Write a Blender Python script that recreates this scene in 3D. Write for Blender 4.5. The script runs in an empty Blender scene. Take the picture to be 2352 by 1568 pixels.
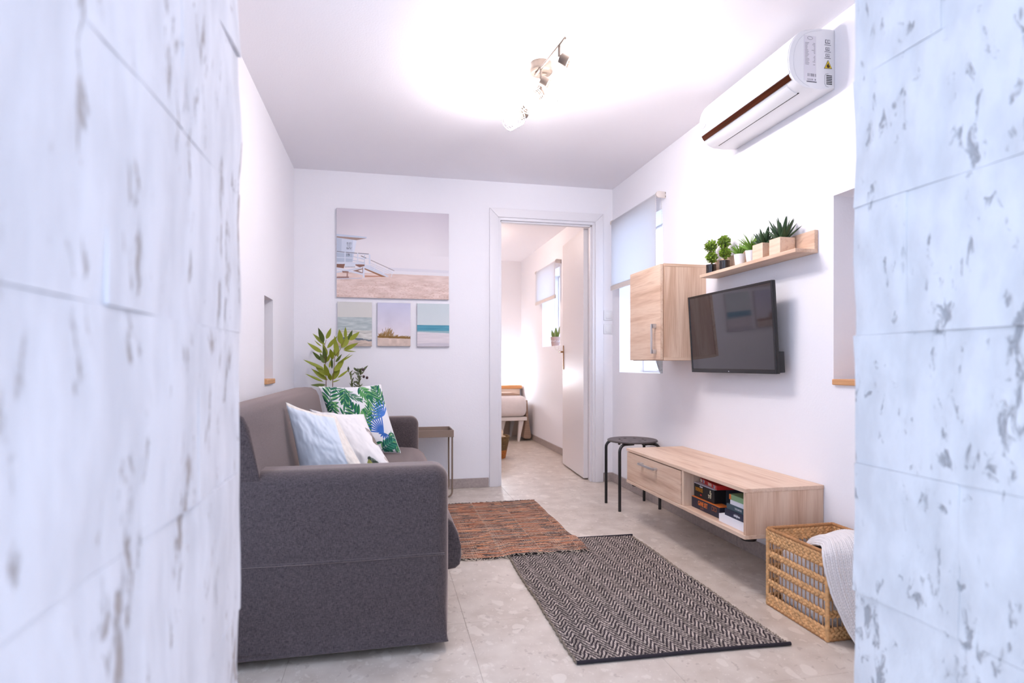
import bpy, bmesh, math, random
import numpy as np
from mathutils import Vector, Matrix, Quaternion, noise as mnoise

random.seed(7)
rng = np.random.default_rng(7)
PI = math.pi
scene = bpy.context.scene
COL = scene.collection

# ------------------------------------------------------------------ camera
cam_d = bpy.data.cameras.new('camera')
cam_d.sensor_width = 36.0
cam_d.lens = 1340.0 / 2352.0 * 36.0
cam_d.shift_y = 52.0 / 2352.0
cam_d.clip_start = 0.02
cam_d.clip_end = 60
cam_d.dof.use_dof = True
cam_d.dof.focus_distance = 3.2
cam_d.dof.aperture_fstop = 2.8
camera = bpy.data.objects.new('camera', cam_d)
camera.location = (0, 0, 0.95)
camera.rotation_euler = (PI / 2, 0, -math.radians(12.2))
COL.objects.link(camera)
scene.camera = camera

# ------------------------------------------------------------------ daylight (overcast sky, enters behind the camera and through the windows)
world = bpy.data.worlds.new('sky')
scene.world = world
world.use_nodes = True
wbg = world.node_tree.nodes['Background']
wbg.inputs['Color'].default_value = (0.63, 0.765, 1.0, 1)
wbg.inputs['Strength'].default_value = 1.36

# ------------------------------------------------------------------ exposure and view
scene.view_settings.view_transform = 'Standard'
scene.view_settings.look = 'None'
scene.view_settings.gamma = 1.0
scene.view_settings.use_curve_mapping = False
scene.view_settings.exposure = 1.28
BULB_LIGHT = 138.0
BULB_COL = (1.0, 0.93, 0.935)

# ------------------------------------------------------------------ helpers
def lin(c):
    return tuple((x / 12.92 if x <= 0.04045 else ((x + 0.055) / 1.055) ** 2.4) for x in (v / 255.0 for v in c))

def lin_np(a):
    a = np.clip(np.asarray(a, float) / 255.0, 0, 1)
    return np.where(a <= 0.04045, a / 12.92, ((a + 0.055) / 1.055) ** 2.4)

class B:
    """collects shapes, in world coordinates, for ONE mesh object"""
    def __init__(self):
        self.bm = bmesh.new()
    def box(self, x0, x1, y0, y1, z0, z1, bev=0.0, seg=2, mi=0, M=None):
        vs = [self.bm.verts.new((x, y, z)) for x in (x0, x1) for y in (y0, y1) for z in (z0, z1)]
        q = [(0, 1, 3, 2), (4, 6, 7, 5), (0, 4, 5, 1), (2, 3, 7, 6), (0, 2, 6, 4), (1, 5, 7, 3)]
        fs = [self.bm.faces.new([vs[i] for i in f]) for f in q]
        for f in fs: f.material_index = mi
        if M is not None:
            bmesh.ops.transform(self.bm, matrix=M, verts=vs)
        if bev > 0:
            es = list({e for f in fs for e in f.edges})
            bmesh.ops.bevel(self.bm, geom=es, offset=bev, segments=seg, profile=0.5, affect='EDGES', clamp_overlap=True, material=-1)
        return self
    def rbox(self, x0, x1, y0, y1, z0, z1, r, rb=None, n=7):
        """box with round edges of radius r (rb along the bottom)"""
        def ax(a, b_, ra, rb_):
            t_ = [a + ra * (1 - math.cos(PI / 2 * k / n)) for k in range(n)] + list(np.linspace(a + ra, b_ - rb_, 6)) + [b_ - rb_ * (1 - math.cos(PI / 2 * k / n)) for k in range(n - 1, -1, -1)]
            return t_
        rb = r if rb is None else rb
        Xs, Ys, Zs = ax(x0, x1, r, r), ax(y0, y1, r, r), ax(z0, z1, rb, r)
        cache = {}
        def vert(i, j, k):
            key = (i, j, k)
            if key not in cache:
                p = Vector((Xs[i], Ys[j], Zs[k]))
                rr = r if p.z > z0 + r else rb + (r - rb) * max(0.0, (p.z - z0) / r)
                lo = Vector((x0 + rr, y0 + rr, z0 + rb)); hi = Vector((x1 - rr, y1 - rr, z1 - r))
                q = Vector((min(max(p.x, lo.x), hi.x), min(max(p.y, lo.y), hi.y), min(max(p.z, lo.z), hi.z)))
                d = p - q
                rz = rb if p.z < z0 + rb else rr
                if d.length > 1e-9: p = q + d.normalized() * rz
                cache[key] = self.bm.verts.new(p)
            return cache[key]
        A, Bn, Cn = len(Xs) - 1, len(Ys) - 1, len(Zs) - 1
        for i in range(A):
            for j in range(Bn):
                for k in (0, Cn): self.bm.faces.new((vert(i, j, k), vert(i + 1, j, k), vert(i + 1, j + 1, k), vert(i, j + 1, k)))
        for i in range(A):
            for k in range(Cn):
                for j in (0, Bn): self.bm.faces.new((vert(i, j, k), vert(i + 1, j, k), vert(i + 1, j, k + 1), vert(i, j, k + 1)))
        for j in range(Bn):
            for k in range(Cn):
                for i in (0, A): self.bm.faces.new((vert(i, j, k), vert(i, j + 1, k), vert(i, j + 1, k + 1), vert(i, j, k + 1)))
        return self
    def tube(self, pts, r, n=8, mi=0, caps=True, closed=False):
        pts = [Vector(p) for p in pts]
        rs = r if isinstance(r, (list, tuple)) else [r] * len(pts)
        rings = []
        up = None
        m = len(pts)
        for i, p in enumerate(pts):
            if closed:
                t = (pts[(i + 1) % m] - pts[i - 1]).normalized()
            elif i == 0: t = (pts[1] - pts[0]).normalized()
            elif i == m - 1: t = (pts[-1] - pts[-2]).normalized()
            else:
                t = ((pts[i + 1] - p).normalized() + (p - pts[i - 1]).normalized()).normalized()
            if up is None:
                a = Vector((0, 0, 1)) if abs(t.z) < 0.9 else Vector((1, 0, 0))
                up = (a - t * a.dot(t)).normalized()
            else:
                up = (up - t * up.dot(t)).normalized()
            s = t.cross(up)
            rings.append([self.bm.verts.new(p + (up * math.cos(2 * PI * k / n) + s * math.sin(2 * PI * k / n)) * rs[i]) for k in range(n)])
        rng_ = range(m) if closed else range(m - 1)
        for i in rng_:
            a, b = rings[i], rings[(i + 1) % m]
            for k in range(n):
                f = self.bm.faces.new((a[k], a[(k + 1) % n], b[(k + 1) % n], b[k])); f.material_index = mi
        if caps and not closed:
            self.bm.faces.new(list(reversed(rings[0]))).material_index = mi
            self.bm.faces.new(rings[-1]).material_index = mi
        return self
    def lathe(self, prof, c=(0, 0, 0), n=24, mi=0, M=None, caps=True):
        rings = []
        allv = []
        for r, z in prof:
            ring = [self.bm.verts.new((c[0] + r * math.cos(2 * PI * k / n), c[1] + r * math.sin(2 * PI * k / n), c[2] + z)) for k in range(n)]
            rings.append(ring); allv += ring
        for a, b in zip(rings, rings[1:]):
            for k in range(n):
                f = self.bm.faces.new((a[k], a[(k + 1) % n], b[(k + 1) % n], b[k])); f.material_index = mi
        if caps:
            self.bm.faces.new(list(reversed(rings[0]))).material_index = mi
            self.bm.faces.new(rings[-1]).material_index = mi
        if M is not None:
            bmesh.ops.transform(self.bm, matrix=M, verts=allv)
        return self
    def prism(self, poly, fn, d0, d1, mi=0, bev=0, seg=2):
        """poly of (a,b); fn(a,b,d)->xyz, extruded from d0 to d1"""
        A = [self.bm.verts.new(fn(a, b, d0)) for a, b in poly]
        Bv = [self.bm.verts.new(fn(a, b, d1)) for a, b in poly]
        n = len(poly)
        fs = [self.bm.faces.new(A), self.bm.faces.new(list(reversed(Bv)))]
        for i in range(n):
            fs.append(self.bm.faces.new((A[i], Bv[i], Bv[(i + 1) % n], A[(i + 1) % n])))
        for f in fs: f.material_index = mi
        if bev > 0:
            es = list(set(fs[0].edges) | set(fs[1].edges))
            bmesh.ops.bevel(self.bm, geom=es, offset=bev, segments=seg, profile=0.5, affect='EDGES', clamp_overlap=True)
        return self
    def poly(self, pts, mi=0):
        f = self.bm.faces.new([self.bm.verts.new(p) for p in pts]); f.material_index = mi
        return self
    def ball(self, c, r, sub=2, mi=0, scale=(1, 1, 1), M=None):
        before = set(self.bm.verts)
        ret = bmesh.ops.create_icosphere(self.bm, subdivisions=sub, radius=1.0)
        T = Matrix.Translation(c) @ (M if M is not None else Matrix.Identity(4)) @ Matrix.Diagonal((r * scale[0], r * scale[1], r * scale[2], 1))
        bmesh.ops.transform(self.bm, matrix=T, verts=ret['verts'])
        for v in ret['verts']:
            for f in v.link_faces: f.material_index = mi
        return self
    def build(self, name, mats, parent=None, smooth=None, fix=True):
        me = bpy.data.meshes.new(name)
        if fix:
            bmesh.ops.recalc_face_normals(self.bm, faces=self.bm.faces)
        org = ORG.get(parent.name, Vector((0, 0, 0))) if parent else Vector((0, 0, 0))
        if org.length > 0:
            bmesh.ops.translate(self.bm, vec=-org, verts=self.bm.verts)
        self.bm.to_mesh(me); self.bm.free()
        return link_mesh(name, me, mats, parent, smooth)

ORG = {}
def link_mesh(name, me, mats, parent=None, smooth=None):
    if not isinstance(mats, (list, tuple)): mats = [mats]
    if len(me.materials) == 0:
        for m in mats: me.materials.append(m)
    if smooth is not None:
        me.polygons.foreach_set('use_smooth', [True] * len(me.polygons))
        if smooth < 179:
            me.set_sharp_from_angle(angle=math.radians(smooth))
    o = bpy.data.objects.new(name, me)
    COL.objects.link(o)
    if parent:
        o.parent = parent
        if parent.name in ORG: ORG[o.name] = ORG[parent.name]
    return o

def tag(o, label=None, cat=None, group=None, kind=None):
    if label: o['label'] = label
    if cat: o['category'] = cat
    if group: o['group'] = group
    if kind: o['kind'] = kind
    return o

def thing(name, label, cat, loc=(0, 0, 0), rot=None, group=None, local=False):
    """an Empty at the base of a thing; parts are authored in world coordinates unless local"""
    o = bpy.data.objects.new(name, None)
    o.empty_display_size = 0.05
    COL.objects.link(o)
    o.location = loc
    if rot is not None: o.rotation_euler = rot
    ORG[o.name] = Vector((0, 0, 0)) if local else Vector(loc)
    return tag(o, label, cat, group)

def struct(name, b, mats, smooth=None, label=None):
    o = b.build(name, mats, None, smooth)
    o['kind'] = 'structure'
    ORG[o.name] = Vector((0, 0, 0))
    if label: o['label'] = label
    return o

def grid_mesh(name, P, cols=None, flip=False, extra=None):
    """P: (nv,nu,3) array of points -> quad grid; cols: (nv,nu,3) linear colours as attribute 'paint'"""
    nv, nu = P.shape[:2]
    idx = np.arange(nv * nu).reshape(nv, nu)
    q = np.stack([idx[:-1, :-1], idx[:-1, 1:], idx[1:, 1:], idx[1:, :-1]], -1).reshape(-1, 4)
    if flip: q = q[:, ::-1]
    return np_mesh(name, P.reshape(-1, 3), q, None if cols is None else cols.reshape(-1, 3))

def np_mesh(name, V, Q, cols=None):
    me = bpy.data.meshes.new(name)
    me.vertices.add(len(V)); me.vertices.foreach_set('co', np.asarray(V, np.float32).ravel())
    k = Q.shape[1]
    me.loops.add(Q.size); me.loops.foreach_set('vertex_index', np.asarray(Q, np.int32).ravel())
    me.polygons.add(len(Q))
    me.polygons.foreach_set('loop_start', np.arange(0, Q.size, k, dtype=np.int32))
    me.polygons.foreach_set('use_smooth', np.ones(len(Q), bool))
    me.update(calc_edges=True); me.validate()
    if cols is not None:
        at = me.color_attributes.new('paint', 'FLOAT_COLOR', 'POINT')
        c4 = np.ones((len(V), 4), np.float32); c4[:, :3] = cols
        at.data.foreach_set('color', c4.ravel())
    return me

def text_part(txt, size, M, mat, parent, name='lettering', extrude=0.0004, squeeze=1.0, bold=0.0, font_align='CENTER'):
    """lettering as a thin flat mesh; M places the text plane in world coordinates"""
    cu = bpy.data.curves.new('txt', 'FONT')
    cu.body = txt; cu.size = size; cu.extrude = extrude; cu.align_x = font_align; cu.align_y = 'CENTER'
    cu.offset = bold; cu.resolution_u = 2
    cu.space_character = 1.0
    o = bpy.data.objects.new('txt', cu); COL.objects.link(o)
    dg = bpy.context.evaluated_depsgraph_get()
    me = bpy.data.meshes.new_from_object(o.evaluated_get(dg))
    bpy.data.objects.remove(o); bpy.data.curves.remove(cu)
    org = ORG.get(parent.name, Vector((0, 0, 0)))
    me.transform(Matrix.Translation(-org) @ M @ Matrix.Diagonal((squeeze, 1, 1, 1)))
    me.materials.clear()
    me.name = name
    return link_mesh(name, me, mat, parent)

def frame(o, ex, ey):
    """matrix with text x along ex, y along ey, at o"""
    ex = Vector(ex).normalized(); ey = Vector(ey).normalized(); ez = ex.cross(ey).normalized()
    ey = ez.cross(ex)
    m = Matrix((ex, ey, ez)).transposed().to_4x4()
    m.translation = Vector(o)
    return m

def copy_tree(o, parent=None):
    c = o.copy(); COL.objects.link(c); c.parent = parent
    if o.name in ORG: ORG[c.name] = ORG[o.name]
    for ch in list(o.children): copy_tree(ch, c)
    return c

# ------------------------------------------------------------------ materials
def nodes_of(m):
    m.use_nodes = True
    nt = m.node_tree
    return nt, nt.nodes, nt.links, nt.nodes['Principled BSDF']

def mat(name, col, rough=0.5, metal=0.0, bump=None, vary=None, sheen=0.0, spec=0.5, coat=0.0, emit=None, attr=False, subsurf=0.0):
    m = bpy.data.materials.new(name)
    nt, N, L, P = nodes_of(m)
    c = tuple(lin(col)) + (1,)
    P.inputs['Base Color'].default_value = c
    P.inputs['Roughness'].default_value = rough
    P.inputs['Metallic'].default_value = metal
    P.inputs['Specular IOR Level'].default_value = spec
    if sheen: P.inputs['Sheen Weight'].default_value = sheen
    if coat: P.inputs['Coat Weight'].default_value = coat
    tc = N.new('ShaderNodeTexCoord')
    if attr:
        a = N.new('ShaderNodeAttribute'); a.attribute_name = 'paint'
        L.new(a.outputs['Color'], P.inputs['Base Color'])
    if vary:
        sc, amt = vary[0], vary[1]
        no = N.new('ShaderNodeTexNoise'); no.inputs['Scale'].default_value = sc; no.inputs['Detail'].default_value = 4
        if len(vary) > 2:
            mp = N.new('ShaderNodeMapping'); mp.inputs['Scale'].default_value = vary[2]
            L.new(tc.outputs['Object'], mp.inputs['Vector']); L.new(mp.outputs['Vector'], no.inputs['Vector'])
        else:
            L.new(tc.outputs['Object'], no.inputs['Vector'])
        mr = N.new('ShaderNodeMapRange'); mr.inputs['From Min'].default_value = 0.3; mr.inputs['From Max'].default_value = 0.7
        mr.inputs['To Min'].default_value = 1 - amt; mr.inputs['To Max'].default_value = 1 + amt
        L.new(no.outputs['Fac'], mr.inputs['Value'])
        mx = N.new('ShaderNodeMix'); mx.data_type = 'RGBA'; mx.blend_type = 'MULTIPLY'; mx.inputs[0].default_value = 1
        if attr: L.new(a.outputs['Color'], mx.inputs[6])
        else: mx.inputs[6].default_value = c
        L.new(mr.outputs['Result'], mx.inputs[7])
        L.new(mx.outputs[2], P.inputs['Base Color'])
    if bump:
        no = N.new('ShaderNodeTexNoise'); no.inputs['Scale'].default_value = bump[0]; no.inputs['Detail'].default_value = 3
        L.new(tc.outputs['Object'], no.inputs['Vector'])
        bp = N.new('ShaderNodeBump'); bp.inputs['Strength'].default_value = bump[1]; bp.inputs['Distance'].default_value = bump[2] if len(bump) > 2 else 0.002
        L.new(no.outputs['Fac'], bp.inputs['Height']); L.new(bp.outputs['Normal'], P.inputs['Normal'])
    if emit:
        P.inputs['Emission Color'].default_value = tuple(emit[0]) + (1,)
        P.inputs['Emission Strength'].default_value = emit[1]
    return m

def ramp(N, stops):
    r = N.new('ShaderNodeValToRGB')
    els = r.color_ramp.elements
    while len(els) < len(stops): els.new(0.5)
    for e, (p, c) in zip(els, stops):
        e.position = p; e.color = tuple(lin(c)) + (1,)
    return r

def wood(name, axis, stops, scale=1.0, rough=0.5):
    """sonoma-oak like grain, long along axis (0 x, 1 y, 2 z)"""
    m = bpy.data.materials.new(name)
    nt, N, L, P = nodes_of(m)
    tc = N.new('ShaderNodeTexCoord')
    mp = N.new('ShaderNodeMapping')
    s = [16 * scale] * 3; s[axis] = 1.3 * scale
    mp.inputs['Scale'].default_value = s
    L.new(tc.outputs['Object'], mp.inputs['Vector'])
    n1 = N.new('ShaderNodeTexNoise'); n1.inputs['Scale'].default_value = 1.0; n1.inputs['Detail'].default_value = 5; n1.inputs['Distortion'].default_value = 0.9
    L.new(mp.outputs['Vector'], n1.inputs['Vector'])
    mp2 = N.new('ShaderNodeMapping')
    s2 = [190 * scale] * 3; s2[axis] = 7 * scale
    mp2.inputs['Scale'].default_value = s2
    L.new(tc.outputs['Object'], mp2.inputs['Vector'])
    n2 = N.new('ShaderNodeTexNoise'); n2.inputs['Scale'].default_value = 1.0; n2.inputs['Detail'].default_value = 2
    L.new(mp2.outputs['Vector'], n2.inputs['Vector'])
    r = ramp(N, stops)
    ad = N.new('ShaderNodeMath'); ad.operation = 'MULTIPLY_ADD'; ad.inputs[1].default_value = 0.34; ad.inputs[2].default_value = -0.17
    L.new(n2.outputs['Fac'], ad.inputs[0])
    a2 = N.new('ShaderNodeMath'); a2.operation = 'ADD'
    L.new(n1.outputs['Fac'], a2.inputs[0]); L.new(ad.outputs[0], a2.inputs[1])
    L.new(a2.outputs[0], r.inputs['Fac']); L.new(r.outputs['Color'], P.inputs['Base Color'])
    P.inputs['Roughness'].default_value = rough
    bp = N.new('ShaderNodeBump'); bp.inputs['Strength'].default_value = 0.08; bp.inputs['Distance'].default_value = 0.001
    L.new(n2.outputs['Fac'], bp.inputs['Height']); L.new(bp.outputs['Normal'], P.inputs['Normal'])
    return m

OAK = [(0.22, (190, 150, 122)), (0.42, (216, 182, 156)), (0.58, (230, 202, 178)), (0.8, (202, 164, 136))]
oak_y = wood('oak_along_y', 1, OAK); oak_z = wood('oak_along_z', 2, OAK); oak_x = wood('oak_along_x', 0, OAK)
PINE = [(0.2, (205, 165, 140)), (0.45, (232, 200, 172)), (0.6, (238, 210, 186)), (0.8, (196, 150, 124))]
pine = wood('pine_box', 1, PINE, 3.0)
HON = [(0.2, (150, 92, 48)), (0.5, (186, 122, 66)), (0.8, (205, 142, 84))]
honey = wood('honey_wood', 0, HON)
SILL = [(0.2, (196, 140, 92)), (0.5, (222, 170, 122)), (0.8, (206, 152, 104))]
sillwood = wood('sill_wood', 1, SILL)

wall_white = mat('white_wall_paint', (245, 243, 247), 0.75, bump=(90, 0.25, 0.002), spec=0.25)
ceil_white = mat('white_ceiling_paint', (249, 246, 250), 0.8, bump=(120, 0.25, 0.002), spec=0.2)
trim_white = mat('white_lacquered_trim', (236, 233, 236), 0.42, bump=(14, 0.06))
plastic_white = mat('white_plastic', (238, 238, 240), 0.32)
plastic_grey = mat('light_grey_plastic', (208, 210, 216), 0.4)
plastic_beige = mat('beige_plastic', (216, 206, 200), 0.4)
black_metal = mat('black_lacquered_metal', (26, 24, 25), 0.3, spec=0.6)
black_plastic = mat('black_plastic', (24, 22, 24), 0.4)
dark_gap = mat('dark_gap', (22, 20, 22), 0.8)
nickel = mat('brushed_nickel', (206, 198, 190), 0.3, metal=1.0)
lamp_nickel = mat('satin_lamp_nickel', (98, 88, 80), 0.5, metal=0.6, spec=0.3)
brass = mat('satin_bronze', (170, 130, 92), 0.32, metal=1.0)
taupe_metal = mat('taupe_metal', (140, 120, 106), 0.45)
steel = mat('satin_steel', (206, 202, 202), 0.42, metal=0.8)
ink_grey = mat('grey_ink', (150, 146, 154), 0.6)
ink_dark = mat('dark_ink', (72, 70, 80), 0.6)
ink_mid = mat('mid_grey_ink', (118, 116, 126), 0.6)
ink_pale = mat('pale_grey_ink', (172, 168, 176), 0.6)
paint_mat = mat('printed_colour', (200, 200, 200), 0.7, attr=True, spec=0.2)

def terrazzo(name):
    m = bpy.data.materials.new(name)
    nt, N, L, P = nodes_of(m)
    g = N.new('ShaderNodeNewGeometry')
    n0 = N.new('ShaderNodeTexNoise'); n0.inputs['Scale'].default_value = 9; n0.inputs['Detail'].default_value = 5
    L.new(g.outputs['Position'], n0.inputs['Vector'])
    base = ramp(N, [(0.3, (192, 178, 164)), (0.5, (204, 191, 178)), (0.7, (213, 201, 188))])
    L.new(n0.outputs['Fac'], base.inputs['Fac'])
    cur = base.outputs['Color']
    for sc, lo, col, dist, amt in ((11, 0.30, (228, 218, 206), 0.9, 0.55), (26, 0.27, (224, 214, 202), 0.6, 0.5), (30, 0.22, (172, 156, 144), 0.8, 0.55), (70, 0.24, (228, 219, 208), 0.5, 0.5)):
        nz = N.new('ShaderNodeTexNoise'); nz.inputs['Scale'].default_value = sc * 0.8; nz.inputs['Detail'].default_value = 2
        L.new(g.outputs['Position'], nz.inputs['Vector'])
        vadd = N.new('ShaderNodeMix'); vadd.data_type = 'VECTOR'; vadd.inputs[0].default_value = 0.11 * dist
        L.new(g.outputs['Position'], vadd.inputs[4]); L.new(nz.outputs['Color'], vadd.inputs[5])
        mp = N.new('ShaderNodeMapping'); mp.inputs['Scale'].default_value = (1.25, 0.8, 1); mp.inputs['Rotation'].default_value = (0, 0, sc)
        L.new(vadd.outputs[1], mp.inputs['Vector'])
        v = N.new('ShaderNodeTexVoronoi'); v.inputs['Scale'].default_value = sc; v.inputs['Randomness'].default_value = 1
        L.new(mp.outputs['Vector'], v.inputs['Vector'])
        # only some cells hold a chip
        sep = N.new('ShaderNodeSeparateColor'); L.new(v.outputs['Color'], sep.inputs['Color'])
        gt = N.new('ShaderNodeMath'); gt.operation = 'GREATER_THAN'; gt.inputs[1].default_value = 0.62
        L.new(sep.outputs[0], gt.inputs[0])
        lt = N.new('ShaderNodeMapRange'); lt.inputs['From Min'].default_value = lo + 0.04; lt.inputs['From Max'].default_value = lo
        lt.inputs['To Min'].default_value = 0; lt.inputs['To Max'].default_value = amt
        L.new(v.outputs['Distance'], lt.inputs['Value'])
        mu = N.new('ShaderNodeMath'); mu.operation = 'MULTIPLY'
        L.new(gt.outputs[0], mu.inputs[0]); L.new(lt.outputs['Result'], mu.inputs[1])
        mx = N.new('ShaderNodeMix'); mx.data_type = 'RGBA'; mx.inputs[7].default_value = tuple(lin(col)) + (1,)
        L.new(mu.outputs[0], mx.inputs[0]); L.new(cur, mx.inputs[6]); cur = mx.outputs[2]
    L.new(cur, P.inputs['Base Color'])
    P.inputs['Roughness'].default_value = 0.34
    return m
terr = terrazzo('terrazzo_tile')
terr_skirt = mat('terrazzo_skirting', (168, 155, 150), 0.45, vary=(60, 0.14))
grout = mat('grey_grout', (176, 164, 152), 0.8)

def stone_paint(name, white, stain, stretch, seed, amount):
    """white limewash over rough blocks, the grey stone showing in worn patches"""
    m = bpy.data.materials.new(name)
    nt, N, L, P = nodes_of(m)
    g = N.new('ShaderNodeNewGeometry')
    mp = N.new('ShaderNodeMapping'); mp.inputs['Scale'].default_value = (1, stretch[0], stretch[1]); mp.inputs['Location'].default_value = (seed, seed * 2, seed * 3)
    mp.inputs['Rotation'].default_value = (stretch[2], 0, 0)
    L.new(g.outputs['Position'], mp.inputs['Vector'])
    n1 = N.new('ShaderNodeTexNoise'); n1.inputs['Scale'].default_value = 26; n1.inputs['Detail'].default_value = 6; n1.inputs['Roughness'].default_value = 0.62; n1.inputs['Distortion'].default_value = 0.5
    L.new(mp.outputs['Vector'], n1.inputs['Vector'])
    n2 = N.new('ShaderNodeTexNoise'); n2.inputs['Scale'].default_value = 7; n2.inputs['Detail'].default_value = 3
    L.new(mp.outputs['Vector'], n2.inputs['Vector'])
    ad = N.new('ShaderNodeMath'); ad.operation = 'MULTIPLY_ADD'; ad.inputs[1].default_value = 0.6
    L.new(n2.outputs['Fac'], ad.inputs[0]); L.new(n1.outputs['Fac'], ad.inputs[2])
    mr = N.new('ShaderNodeMapRange'); mr.inputs['From Min'].default_value = amount; mr.inputs['From Max'].default_value = amount + 0.12
    mr.interpolation_type = 'SMOOTHSTEP'
    L.new(ad.outputs[0], mr.inputs['Value'])
    n3 = N.new('ShaderNodeTexNoise'); n3.inputs['Scale'].default_value = 11; n3.inputs['Detail'].default_value = 4
    L.new(mp.outputs['Vector'], n3.inputs['Vector'])
    rp = ramp(N, [(0.35, tuple(int(v * 0.94) for v in white)), (0.6, white)])
    L.new(n3.outputs['Fac'], rp.inputs['Fac'])
    mx = N.new('ShaderNodeMix'); mx.data_type = 'RGBA'; mx.inputs[7].default_value = tuple(lin(stain)) + (1,)
    sc = N.new('ShaderNodeMath'); sc.operation = 'MULTIPLY'; sc.inputs[1].default_value = 0.8
    L.new(mr.outputs['Result'], sc.inputs[0]); L.new(sc.outputs[0], mx.inputs[0]); L.new(rp.outputs['Color'], mx.inputs[6])
    L.new(mx.outputs[2], P.inputs['Base Color'])
    P.inputs['Roughness'].default_value = 0.8; P.inputs['Specular IOR Level'].default_value = 0.25
    bp = N.new('ShaderNodeBump'); bp.inputs['Strength'].default_value = 0.55; bp.inputs['Distance'].default_value = 0.008
    hs = N.new('ShaderNodeMath'); hs.operation = 'SUBTRACT'
    L.new(n3.outputs['Fac'], hs.inputs[0]); L.new(mr.outputs['Result'], hs.inputs[1])
    L.new(hs.outputs[0], bp.inputs['Height']); L.new(bp.outputs['Normal'], P.inputs['Normal'])
    return m
stone_l = stone_paint('limewashed_blocks_brown_wear', (238, 236, 240), (172, 158, 150), (1.7, 0.55, 0.22), 3.1, 0.900)
stone_r = stone_paint('limewashed_blocks_grey_wear', (222, 224, 228), (150, 152, 158), (1.9, 0.85, -0.62), 11.7, 0.905)
mortar = mat('white_mortar', (236, 236, 238), 0.85)
# ================================================================== the setting
XR, XL, YB, ZC = 1.80, -0.65, 4.46, 2.367
YF = 7.74          # far wall of the bedroom
# ---- floor: 59 cm terrazzo tiles, each a piece of its own
b = B(); b.box(-0.95, 2.1, -1.4, 7.9, -0.08, -0.0012)
floor = struct('floor', b, grout, label='pale terrazzo tile floor')
tb = B(); tb.box(-0.2946, 0.2946, -0.2946, 0.2946, -0.02, 0.0, bev=0.0006, seg=1)
tile0 = tb.build('tile', terr, floor)
first = True
for i in range(-1, 5):
    for j in range(0, 15):
        x = -0.305 + 0.59 * i + 0.295; y = -0.55 + 0.59 * j + 0.295 - 0.27
        t = tile0 if first else tile0.copy()
        if not first:
            COL.objects.link(t); t.parent = floor
        first = False
        t.location = (x, y, 0)

# ---- ceiling, walls
b = B(); b.box(-0.95, 2.1, 0.95, 4.6, ZC, ZC + 0.1); b.box(-0.95, 2.1, -1.4, 0.95, ZC + 0.001, ZC + 0.1)  # second slab: unseen passage ceiling, added to shade the block walls
struct('ceiling_living', b, ceil_white, label='white living room ceiling, plus an added unseen slab over the passage')
b = B(); b.box(-0.95, 2.1, 4.5, 7.9, 2.345, 2.366)
struct('ceiling_bedroom', b, ceil_white, label='white bedroom ceiling')

def wall_with_holes(bb, plane, c0, c1, u0, u1, z0, z1, holes):
    """box wall; plane 'x': c is x, u is y; plane 'y': c is y, u is x. holes: (u0,u1,z0,z1)"""
    def bx(a, b_, lo, hi):
        if b_ - a < 1e-5 or hi - lo < 1e-5: return
        if plane == 'x': bb.box(c0, c1, a, b_, lo, hi)
        else: bb.box(a, b_, c0, c1, lo, hi)
    holes = sorted(holes)
    u = u0
    for h in holes:
        bx(u, h[0], z0, z1)
        bx(h[0], h[1], z0, h[2]); bx(h[0], h[1], h[3], z1)
        u = h[1]
    bx(u, u1, z0, z1)

WIN = (3.582, 4.318, 0.887, 1.985)      # living room window opening in the right wall (y0,y1,z0,z1)
WIN2 = (5.93, 6.64, 1.150, 1.985)       # bedroom window
NR = (1.45, 2.066, 0.889, 1.642)        # recess near the camera
b = B()
wall_with_holes(b, 'x', XR, XR + 0.30, 0.5, 7.9, 0.0, ZC, [WIN, WIN2, NR])
b.box(XR + 0.26, XR + 0.30, NR[0], NR[1], NR[2], NR[3])
wr = struct('wall_right', b, wall_white, label='white plastered right wall with window and recess')
WIN_ADDED = (1.18, 1.90, 0.20, 2.28)       # unseen window added to bring in more daylight, behind the left block wall
NL = (3.405, 3.655, 0.866, 1.327)
b = B()
wall_with_holes(b, 'x', XL - 0.30, XL, 1.0, 7.9, 0.0, ZC, [NL, WIN_ADDED])
b.box(XL - 0.30, XL - 0.26, NL[0], NL[1], NL[2], NL[3])
wl = struct('wall_left', b, wall_white, label='white plastered left wall with narrow recess')
DX0, DX1, DZ = 0.852, 1.648, 2.092
b = B()
wall_with_holes(b, 'y', YB, YB + 0.10, XL - 0.05, XR + 0.05, 0.0, ZC, [(DX0 - 0.008, DX1 + 0.008, 0.0, DZ + 0.008)])
struct('wall_back', b, wall_white, label='white plastered back wall with doorway')
b = B(); b.box(XL - 0.05, XR + 0.05, YF, YF + 0.12, 0, 2.35)
struct('wall_bedroom', b, wall_white, label='far white bedroom wall')

# ---- wooden sills in the two recesses
b = B(); b.box(XR - 0.012, XR + 0.255, NR[0] + 0.003, NR[1] - 0.003, 0.865, 0.8892, bev=0.004)
struct('window_sill_right', b, sillwood, label='pale wooden sill of right recess')
b = B(); b.box(XL - 0.255, XL + 0.014, NL[0] + 0.003, NL[1] - 0.003, 0.838, 0.8662, bev=0.004)
struct('window_sill_left', b, sillwood, label='pale wooden sill of left recess')

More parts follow.
